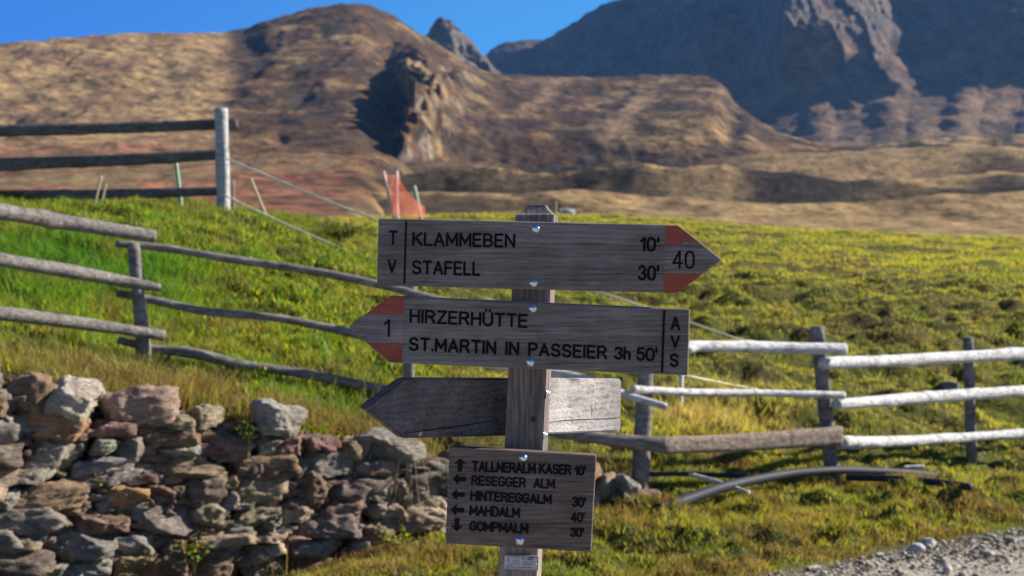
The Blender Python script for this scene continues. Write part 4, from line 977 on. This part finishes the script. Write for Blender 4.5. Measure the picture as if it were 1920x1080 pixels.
def build_wall():
    vs, fs, cs, n = [], [], [], 0
    for k, (x0, y0, x1, y1, col) in enumerate(STONES):
        P = stone_at(x0, y0, x1, y1, 100 + k); vs.append(P); fs.append(ICO5_F + n); n += len(P)
        g = np.random.default_rng(k); c = np.array(col) * g.uniform(.8, 1.25) * (1 + g.uniform(-.06, .06, 3)); cs.append(np.tile(c, (len(P), 1)))
    # courses outside the picture to the left, and small stones wedged behind in the gaps
    k = 900
    for row in range(9):
        x = -460 + random.uniform(0, 30)
        while x < -30:
            wd = random.uniform(60, 140); y0 = 705 + row * 42; P = stone_at(x, y0, x + wd, y0 + 44, k, V=ICO_V); vs.append(P); fs.append(ICO_F + n); n += len(P); cs.append(np.tile(np.array(random.choice((GREY, BRN, TAN, DK))), (len(P), 1))); x += wd; k += 1
    for i in range(620):
        x = random.uniform(-60, 1225); t = (x + 60) / 1285; yt = float(np.interp(x, [-60, 200, 560, 850, 1230], [735, 770, 830, 880, 935])); yb = float(np.interp(x, [-60, 600, 1230], [1090, 1045, 990]))
        y = random.uniform(yt, max(yt + 5, yb)); wd = random.uniform(11, 30); ht = random.uniform(5, 11)
        P = stone_at(x - wd, y - ht, x + wd, y + ht, 2000 + i, .10, -.035, .08, 9, None, ICO_V); Q = P
        vs.append(Q); fs.append(ICO_F + n); n += len(Q); cs.append(np.tile(np.array(random.choice((DK, BRN, GREY, PUR))) * .8, (len(Q), 1)))
    o = mesh_obj('dry_stone_wall', np.concatenate(vs), np.concatenate(fs), STONE, smooth=True, cols=np.concatenate(cs), origin=at(600, 1050, 8.1))
    tag(o, 'rough dry stone retaining wall below the grassy bank', 'stone wall')
build_wall()
def loose(box, seed, col, label, group, tilt=0.0, depth=.16, out=0.0, cuts=10):
    P = stone_at(*box, seed, depth, out, .05, cuts, tilt); c = P.mean(0); c[2] = P[:, 2].min()
    o = mesh_obj('stone', P, ICO5_F, STONE, smooth=True, cols=np.tile(np.array(col), (len(P), 1)), origin=c); return tag(o, label, 'stone', group)
CAPS = 'loose cap stones on top of the wall'
loose((80, 713, 170, 778), 11, PALE, 'pale pointed cap stone near the left end of the wall top', CAPS, -.35, .17, .06)
loose((472, 762, 558, 820), 12, (.46, .42, .36), 'pale slanted cap stone standing alone mid wall top', CAPS, -.25, .16, .04)
loose((664, 814, 788, 864), 13, (.33, .30, .25), 'broad flat olive grey cap stone below the blank arrow board', CAPS, -.08, .2, .05)
loose((1150, 904, 1214, 942), 14, (.30, .28, .25), 'layered grey stone at the right end of the wall', CAPS, -.4, .15, .08)
loose((1160, 938, 1240, 995), 15, (.33, .31, .28), 'low grey stone ending the wall above the verge', CAPS, -.35, .16, .1)
def ground_rock(px, py, wpx, hpx, seed, col, label, group=None, deep=1.0):
    g = ground_hit(px, py + hpx * .5); r = np.array([wpx / 2, (wpx + hpx) / 4 * deep, hpx / 2]) * g[1] / F
    P = rock(r, seed, .2, 9, .05); P = P + g + np.array([0, r[1] * .5, r[2] * .55])
    o = mesh_obj('rock', P, ICO_F, STONE, smooth=True, cols=np.tile(np.array(col), (len(P), 1)), origin=g); return tag(o, label, 'rock', group)
EDGE = 'pale rocks along the gravel edge'
ground_rock(1718, 1027, 36, 26, 21, (.80, .79, .77), 'larger pale rock at the gravel edge, left of its twin', EDGE)
ground_rock(1742, 1018, 28, 24, 22, (.78, .78, .78), 'pale upright rock at the gravel edge, right of its twin', EDGE)
ground_rock(1528, 1067, 30, 13, 23, (.82, .79, .74), 'small flat white rock at the grass edge near the bottom', EDGE)
ground_rock(1648, 1042, 24, 15, 24, (.50, .48, .45), 'small grey rock between the flat white rock and the pale pair', EDGE)
ground_rock(1692, 1014, 15, 9, 25, (.55, .52, .48), 'tiny pale rock just behind the larger pale rock', EDGE)
ground_rock(1788, 722, 42, 24, 26, (.30, .31, .31), 'blue grey rock in the meadow behind the right fence')
P_ = at(1058, 398, 36); g_ = hz1(P_[0], P_[1]); o = mesh_obj('rock', rock(np.array([.30, .25, .22]), 27, .3) + np.array([P_[0], P_[1], g_ + .12]), ICO_F, STONE, smooth=True, cols=np.tile(np.array((.42, .41, .40)), (len(ICO_V), 1)), origin=(P_[0], P_[1], g_))
tag(o, 'grey rock on the meadow crest beside the short wooden stake', 'rock')

# ------------------------------------------------------------------ vegetation
def blades(base, h, wd, lean, col, ang=None, droop=None):
    """one flat, bent blade per row: 5 points, a quad and a triangle"""
    n = len(base); th = rng.uniform(0, 2 * math.pi, n) if ang is None else ang
    ld = np.column_stack([np.cos(th), np.sin(th), np.zeros(n)]); ph = rng.uniform(0, 2 * math.pi, n)
    wv = np.column_stack([np.cos(ph), np.sin(ph), np.zeros(n)]) * (wd / 2)[:, None]
    zz = np.zeros((n, 3)); zz[:, 2] = 1
    m = base + zz * (h * .6)[:, None] + ld * (lean * .35)[:, None]; t = base + zz * (h * (1 - (0 if droop is None else droop)))[:, None] + ld * lean[:, None]
    V = np.stack([base - wv, base + wv, m + wv * .8, m - wv * .8, t], 1).reshape(-1, 3)
    k = np.arange(n)[:, None] * 5
    tri = np.concatenate([k + np.array([0, 1, 2]), k + np.array([0, 2, 3]), k + np.array([3, 2, 4])])
    return V, tri, np.repeat(col, 5, 0)
def tufts(cent, per, spread, hh, ww, cols, leanf=.6, outw=.5):
    n = len(cent); idx = np.repeat(np.arange(n), per); N = n * per
    off = rng.normal(size=(N, 2)) * spread[idx][:, None]; xy = cent[idx, :2] + off
    z = hz(xy); b = np.column_stack([xy, z - .008])
    h = hh[idx] * rng.uniform(.5, 1.15, N); ang = np.arctan2(off[:, 1], off[:, 0]) + rng.normal(size=N) * .8
    c = cols[idx] * rng.uniform(.72, 1.28, (N, 1)) * (1 + rng.normal(size=(N, 3)) * .06)
    return blades(b, h, ww[idx] * rng.uniform(.6, 1.3, N), h * leanf * rng.uniform(.2, 1.3, N), np.clip(c, .004, 1), ang)
def build_grass(name, label, packs):
    V, Fc, C, n = [], [], [], 0
    for v, f, c in packs: V.append(v); Fc.append(f + n); C.append(c); n += len(v)
    o = mesh_obj(name, np.concatenate(V), np.concatenate(Fc), BLADE, cols=np.concatenate(C)); tag(o, label, 'grass', kind='stuff')
LUSH, YG, OLV, STR, BRW, DKG = np.array((.125, .265, .028)), np.array((.31, .32, .045)), np.array((.20, .21, .035)), np.array((.52, .36, .14)), np.array((.21, .13, .06)), np.array((.05, .10, .015))
def view_px(P): # photo pixel of world points, for asking which tract a point belongs to
    d = P - CAM; D = d @ FWD; return 960 + F * (d @ RIGHT) / D, 540 - F * (d @ UP) / D, D
def scatter(n, y0, y1, power, xlo=-9e9, xhi=9e9):
    u = rng.uniform(0, 1, n); y = (y0 ** power + u * (y1 ** power - y0 ** power)) ** (1 / power); x = rng.uniform(-1, 1, n) * (.44 * y + .6)
    k = (x > xlo) & (x < xhi); return np.column_stack([x[k], y[k]])
def bank():
    xy = scatter(30000, 7.6, 18, .6); k = (xy[:, 1] > wall_y(xy[:, 0]) + .22); xy = xy[k]
    P = np.column_stack([xy, hz(xy)]); px, py, D = view_px(P)
    n1 = fbm(P * .9, 3, 201); n2 = fbm(P * 2.4, 3, 202); n3 = fbm(P * 5, 2, 203)
    bank_ = sstep(900, 620, px + 70 * n1); keep = (bank_ > .25); xy, P, px, py, n1, n2, n3 = xy[keep], P[keep], px[keep], py[keep], n1[keep], n2[keep], n3[keep]
    lush = sstep(640, 520, py + 60 * n1) * sstep(520, 280, px + 120 * n2) * sstep(13.2, 11.0, xy[:, 1])
    c = np.tile(YG, (len(P), 1)); c = mixc(c, LUSH, np.clip(lush + sstep(.0, .4, n2) * .75, 0, 1)); c = mixc(c, OLV * .9, sstep(.1, .45, n3)); c = mixc(c, DKG, sstep(.12, .35, -n2 + .4 * n3) * .9)
    edge = sstep(.75, .15, xy[:, 1] - wall_y(xy[:, 0]) - .2 + .35 * n1); c = mixc(c, np.array((.27, .215, .09)), edge * sstep(-.35, .1, n2) * .9); c = mixc(c, BRW * .8, edge * sstep(-.05, .25, n3) * .85)
    crest = sstep(13, 15.5, xy[:, 1]); c = mixc(c, OLV, crest * .5); c = mixc(c, STR, sstep(.3, .5, n3) * .5)
    h = .055 + .05 * np.clip(n2 + .4, 0, 1) + .12 * lush; h *= 1 + .5 * edge
    return tufts(xy, 14, .045 + .02 * rng.uniform(0, 1, len(xy)), h, .0065 + .003 * lush, c, .8)
def flecks(): # broad, low leaves that catch the light on the bank
    xy = scatter(48000, 8.0, 14.5, .7); xy = xy[xy[:, 1] > wall_y(xy[:, 0]) + .3]; P = np.column_stack([xy, hz(xy)]); px, py, D = view_px(P)
    k = (px < 800) & (fbm(P * 1.6, 3, 230) > -.12); xy, P = xy[k], P[k]; n = len(P)
    b = P + np.array([0, 0, .02]); r_ = rng.uniform(size=n)[:, None]; c = np.where(r_ < .38, np.array((.38, .36, .045)), np.where(r_ < .72, np.array((.17, .30, .03)), np.array((.05, .09, .015)))) * rng.uniform(.7, 1.25, (n, 1))
    return blades(b, rng.uniform(.025, .065, n), rng.uniform(.012, .026, n), rng.uniform(.02, .06, n), c)
def meadow():
    xy = scatter(52000, 9.4, 37, .42); P = np.column_stack([xy, hz(xy)]); px, py, D = view_px(P)
    n1 = fbm(P * np.array([.35, .6, .5]), 3, 301); n2 = fbm(P * np.array([1.3, 2.2, 1]), 3, 302); n3 = fbm(P * 4, 2, 303)
    k = (px > 620 - 60 * n1) & (px < 2150) & (xy[:, 1] > wall_y(xy[:, 0]) + .25) & (n2 < .42); xy, P, px, py, n1, n2, n3 = [a[k] for a in (xy, P, px, py, n1, n2, n3)]
    far = sstep(13, 26, xy[:, 1])
    c = np.tile(np.array((.45, .405, .075)), (len(P), 1)); c = mixc(c, np.array((.58, .48, .07)), sstep(-.2, .5, n1) * (.30 + .4 * far)); c = mixc(c, OLV * .7, sstep(.05, .35, -n2) * (.85 - .4 * far)); c = mixc(c, np.array((.27, .19, .09)), sstep(.0, .3, n2) * (.85 - .35 * far)); c = mixc(c, np.array((.30, .22, .10)), sstep(.0, .35, fbm(P * np.array([.8, 1.6, 1]), 3, 305)) * .65 * (1 - .6 * far)); c = mixc(c, LUSH * 1.1, sstep(.2, .5, n3) * .45)
    straw = np.exp(-((px - 1330) / 110.) ** 2 - ((py - 775) / 48.) ** 2); c = mixc(c, np.array((.48, .375, .17)), np.clip(straw * 1.4, 0, .9))
    h = (.030 + .028 * np.clip(n3 + .4, 0, 1)) * (1 + .3 * far) + .12 * straw
    return tufts(xy, 10, .05 + .05 * far, h, (.0065 + .009 * far), c, .9)
def verge():
    xy = scatter(16000, 5.6, 10.6, .7); P = np.column_stack([xy, hz(xy)]); px, py, D = view_px(P)
    rd_ = xy[:, 1] - road_y(xy[:, 0]); n1 = fbm(P * 1.3, 3, 401); n2 = fbm(P * 3.2, 3, 402); n3 = fbm(P * 6, 2, 403)
    front = np.where(xy[:, 0] < WALL_END, wall_y(xy[:, 0]) - .02, 99)
    k = (rd_ > .06 + .22 * n2 * 1.0) & (xy[:, 1] < front) & (n2 < .46); xy, P, px, py, rd_, n1, n2, n3 = [a[k] for a in (xy, P, px, py, rd_, n1, n2, n3)]
    c = np.tile(np.array((.31, .29, .05)), (len(P), 1)); c = mixc(c, LUSH * .9, sstep(0, .4, n1) * .55); c = mixc(c, BRW * .9, sstep(-.02, .25, n2) * .9); c = mixc(c, STR * .8, sstep(.2, .5, n3) * .6); c = mixc(c, DKG, sstep(.12, .35, -n2 - .3 * n3) * .35)
    h = .035 + .055 * np.clip(n2 + .25, 0, 1) + .035 * np.clip(-n1, 0, 1); h *= (sstep(-.1, .5, rd_) * .6 + .4) * (.45 + .55 * sstep(-1.2, -.1, xy[:, 0]))
    return tufts(xy, 15, .035 + .02 * rng.uniform(0, 1, len(xy)), h, np.full(len(xy), .0065), c, .85)
def dry_tufts():
    cents = []
    for (px, py, n, sp) in ((60, 690, 14, .30), (150, 715, 10, .2), (260, 735, 14, .25), (390, 770, 12, .2), (640, 815, 14, .22), (780, 870, 16, .14), (860, 880, 10, .2), (1180, 930, 8, .12), (900, 810, 10, .3), (1080, 895, 8, .2), (300, 640, 6, .2), (330, 748, 22, .16), (420, 775, 20, .16), (480, 800, 14, .14), (610, 812, 14, .14), (240, 728, 12, .14)):
        g = ground_hit(px, py); cents += [g[:2] + rng.normal(size=2) * sp for _ in range(n)]
    xy = np.array(cents); xy = xy[xy[:, 1] > wall_y(xy[:, 0]) + .08]
    return tufts(xy, 26, np.full(len(xy), .05), rng.uniform(.12, .24, len(xy)), np.full(len(xy), .005), np.where((rng.uniform(size=len(xy)) < .5)[:, None], np.array((.29, .225, .105)), BRW), .9)
build_grass('bank_grass', 'lush green grass growing over the bank behind the wall', [bank(), flecks()])
build_grass('meadow_grass', 'short yellow green grass of the meadow behind the right fence', [meadow()])
build_grass('verge_grass', 'rough olive grass between wall, pipes and gravel track', [verge()])
build_grass('dry_grass', 'dry straw coloured grass along the top of the wall', [dry_tufts()])

def hanging():
    g = ground_hit(775, 870); n = 16; x = rng.normal(size=n) * .16 + g[0]; y = wall_y(x) + .05; b = np.column_stack([x, y - .0, np.full(n, g[2] - .02) + rng.uniform(-.02, .05, n)])
    V, Fc, k = [], [], 0
    parts = []
    for i in range(n):
        L_ = rng.uniform(.12, .3); dx = rng.normal() * .06; p0 = np.array([g[0], b[:, 1].mean(), g[2] - .03]); sx = b[i, 0] - g[0]; p1 = p0 + np.array([dx * .5 + sx * .6, -.09, .06]); p2 = p0 + np.array([dx + sx, -.13, -L_ * .5]); p3 = p0 + np.array([dx * 1.5 + sx * 1.1, -.12, -L_])
        parts.append(loft([p0, p1, p2, p3], [.002, .002, .0015, .001], 4, 0, 0, 1, 3))
    v, f = merge(parts); o = mesh_obj('grass_tuft', v, f, STRAW, smooth=True, origin=g); tag(o, 'dry grass tuft hanging down over the wall face', 'grass tuft')
hanging()
def leafy(name, base, ht, wid, n, cols, label, cat, stems=9, leaf=.03, group=None):
    o0 = np.array(base, float); t = thing(name, o0, label, cat, group)
    parts = []; L_, Fc, C = [], [], []; k = 0
    for s in range(stems):
        a = rng.uniform(0, 2 * math.pi); tip = o0 + np.array([math.cos(a) * wid * rng.uniform(.2, 1), math.sin(a) * wid * rng.uniform(.2, 1) * .7 - .02, ht * rng.uniform(.6, 1)]); midp = (o0 + tip) / 2 + np.array([0, 0, ht * .12])
        parts.append(loft([o0 - np.array([0, 0, .05]), midp, tip], [.005, .004, .002], 5, 0, 0, s, 4))
        for j in range(n // stems):
            q = rng.uniform(.25, 1.05); p = (1 - q) ** 2 * o0 + 2 * q * (1 - q) * midp + q * q * tip + rng.normal(size=3) * .02
            d = rng.normal(size=3); d[2] = abs(d[2]) * .4; d /= np.linalg.norm(d); u = np.cross(d, rng.normal(size=3)); u /= np.linalg.norm(u); l = leaf * rng.uniform(.6, 1.2)
            L_ += [p, p + d * l * .5 + u * l * .32, p + d * l, p + d * l * .5 - u * l * .32]; Fc.append((k, k + 1, k + 2, k + 3)); k += 4
            C += [cols[rng.integers(len(cols))] * rng.uniform(.7, 1.3)] * 4
    v, f = merge(parts); mesh_obj('stem', v, f, plain('plant_stem', (.13, .12, .04), .8), t, origin=o0)
    mesh_obj('leaves', np.array(L_), Fc, BLADE, t, cols=np.array(C), origin=o0)
GR = [np.array((.07, .17, .02)), np.array((.12, .22, .03)), np.array((.2, .26, .04))]; RB = [np.array((.26, .09, .04)), np.array((.2, .12, .05)), np.array((.14, .14, .04))]
pw = at(8, 880, 7.44); leafy('leafy_plant', pw, .19, .10, 150, GR, 'bright green leafy plant growing from the left end of the wall', 'plant', 9, .045)
leafy('leafy_plant', at(190, 925, 7.55), .12, .09, 50, [np.array((.3, .28, .05)), np.array((.2, .2, .05))], 'small yellowish plant in a joint of the wall, left part', 'plant', 6, .025)
leafy('leafy_plant', at(463, 842, 7.85), .16, .09, 120, [np.array((.10, .13, .03)), np.array((.16, .17, .05))], 'dull green plant hanging at the wall top below the pale slanted stone', 'plant', 8, .028)
leafy('leafy_plant', at(262, 1072, 7.6), .13, .10, 140, RB, 'reddish dry plant at the foot of the wall', 'plant', 9, .03)
leafy('leafy_plant', at(205, 985, 7.52), .08, .06, 40, GR, 'tiny green plant between the lower wall stones', 'plant', 5, .025)
leafy('leafy_plant', at(745, 1040, 8.0), .16, .14, 150, [np.array((.15, .2, .03)), np.array((.28, .25, .05))], 'yellow green weed in front of the wall below the blank board', 'plant', 9, .03)
leafy('leafy_plant', at(362, 1060, 7.7), .15, .11, 130, RB[1:] + GR[1:], 'brownish green weed at the wall foot right of the reddish plant', 'plant', 9, .03)
for (x, y, h_, w_, lb) in ((385, 406, .20, .26, 'dark green low shrub on the bank top left of the pale post'), (440, 412, .15, .22, 'dark green low shrub on the bank top right of the pale post'), (640, 452, .20, .45, 'brown low shrub on the bare bank above the top rail')):
    if x != 640: continue
    g = ground_hit(x, y); leafy('low_shrub', g, h_, w_, 700, RB[1:] + GR[:1] if x == 640 else [np.array((.045, .09, .015)), np.array((.09, .15, .02))], lb, 'shrub', 22, .045, 'low shrubs along the bank top')

# gravel lying on the track and at its edge
def gravel():
    n = 4200; x = rng.uniform(.6, 5.2, n); d = np.abs(rng.normal(size=n)) * .55; y = road_y(x) + .06 - d * rng.uniform(0, 1, n) ** .3; k = np.ones(n, bool)
    sz = rng.lognormal(-5.2, .6, n).clip(.003, .035); z = hz(np.column_stack([x, y])) + .018
    V, C = [], []
    sh = [rock(np.array([1, .85, .65]), 700 + i, .2, 8, .06, ICO2_V) for i in range(12)]
    for i in range(n):
        a = rng.uniform(0, 6.28); P = sh[i % 12] * sz[i]; P = np.column_stack([P[:, 0] * math.cos(a) - P[:, 1] * math.sin(a), P[:, 0] * math.sin(a) + P[:, 1] * math.cos(a), P[:, 2]])
        V.append(P + (x[i], y[i], z[i] + sz[i] * .25)); C.append(np.tile(np.array((.56, .51, .44)) * rng.uniform(.45, 1.4), (len(P), 1)))
    fs = np.concatenate([ICO2_F + i * len(ICO2_V) for i in range(n)])
    o = mesh_obj('gravel', np.concatenate(V), fs, STONE, cols=np.concatenate(C)); tag(o, 'loose pale gravel along the edge of the track', 'gravel', kind='stuff')
gravel()

# ------------------------------------------------------------------ the air
def haze():
    x, y0, y1, z0, z1 = 3500, -60, 3200, -40, 900
    v = [(a, b, c) for c in (z0, z1) for b in (y0, y1) for a in (-x, x)]
    f = [(0, 2, 3, 1), (4, 5, 7, 6), (0, 1, 5, 4), (2, 6, 7, 3), (0, 4, 6, 2), (1, 3, 7, 5)]
    m = bpy.data.materials.new('air'); m.use_nodes = True; nt = m.node_tree; nt.nodes.remove(nt.nodes['Principled BSDF'])
    pv = nt.nodes.new('ShaderNodeVolumePrincipled'); pv.inputs['Color'].default_value = (.22, .50, 1.0, 1); pv.inputs['Density'].default_value = .00010; pv.inputs['Anisotropy'].default_value = 0.0
    nt.links.new(pv.outputs[0], nt.nodes['Material Output'].inputs['Volume'])
    o = mesh_obj('haze', np.array(v, float), f, m); tag(o, 'thin blue mountain air', 'haze', kind='stuff')
haze()
for o in bpy.data.objects:
    if '_o' in o: del o['_o']
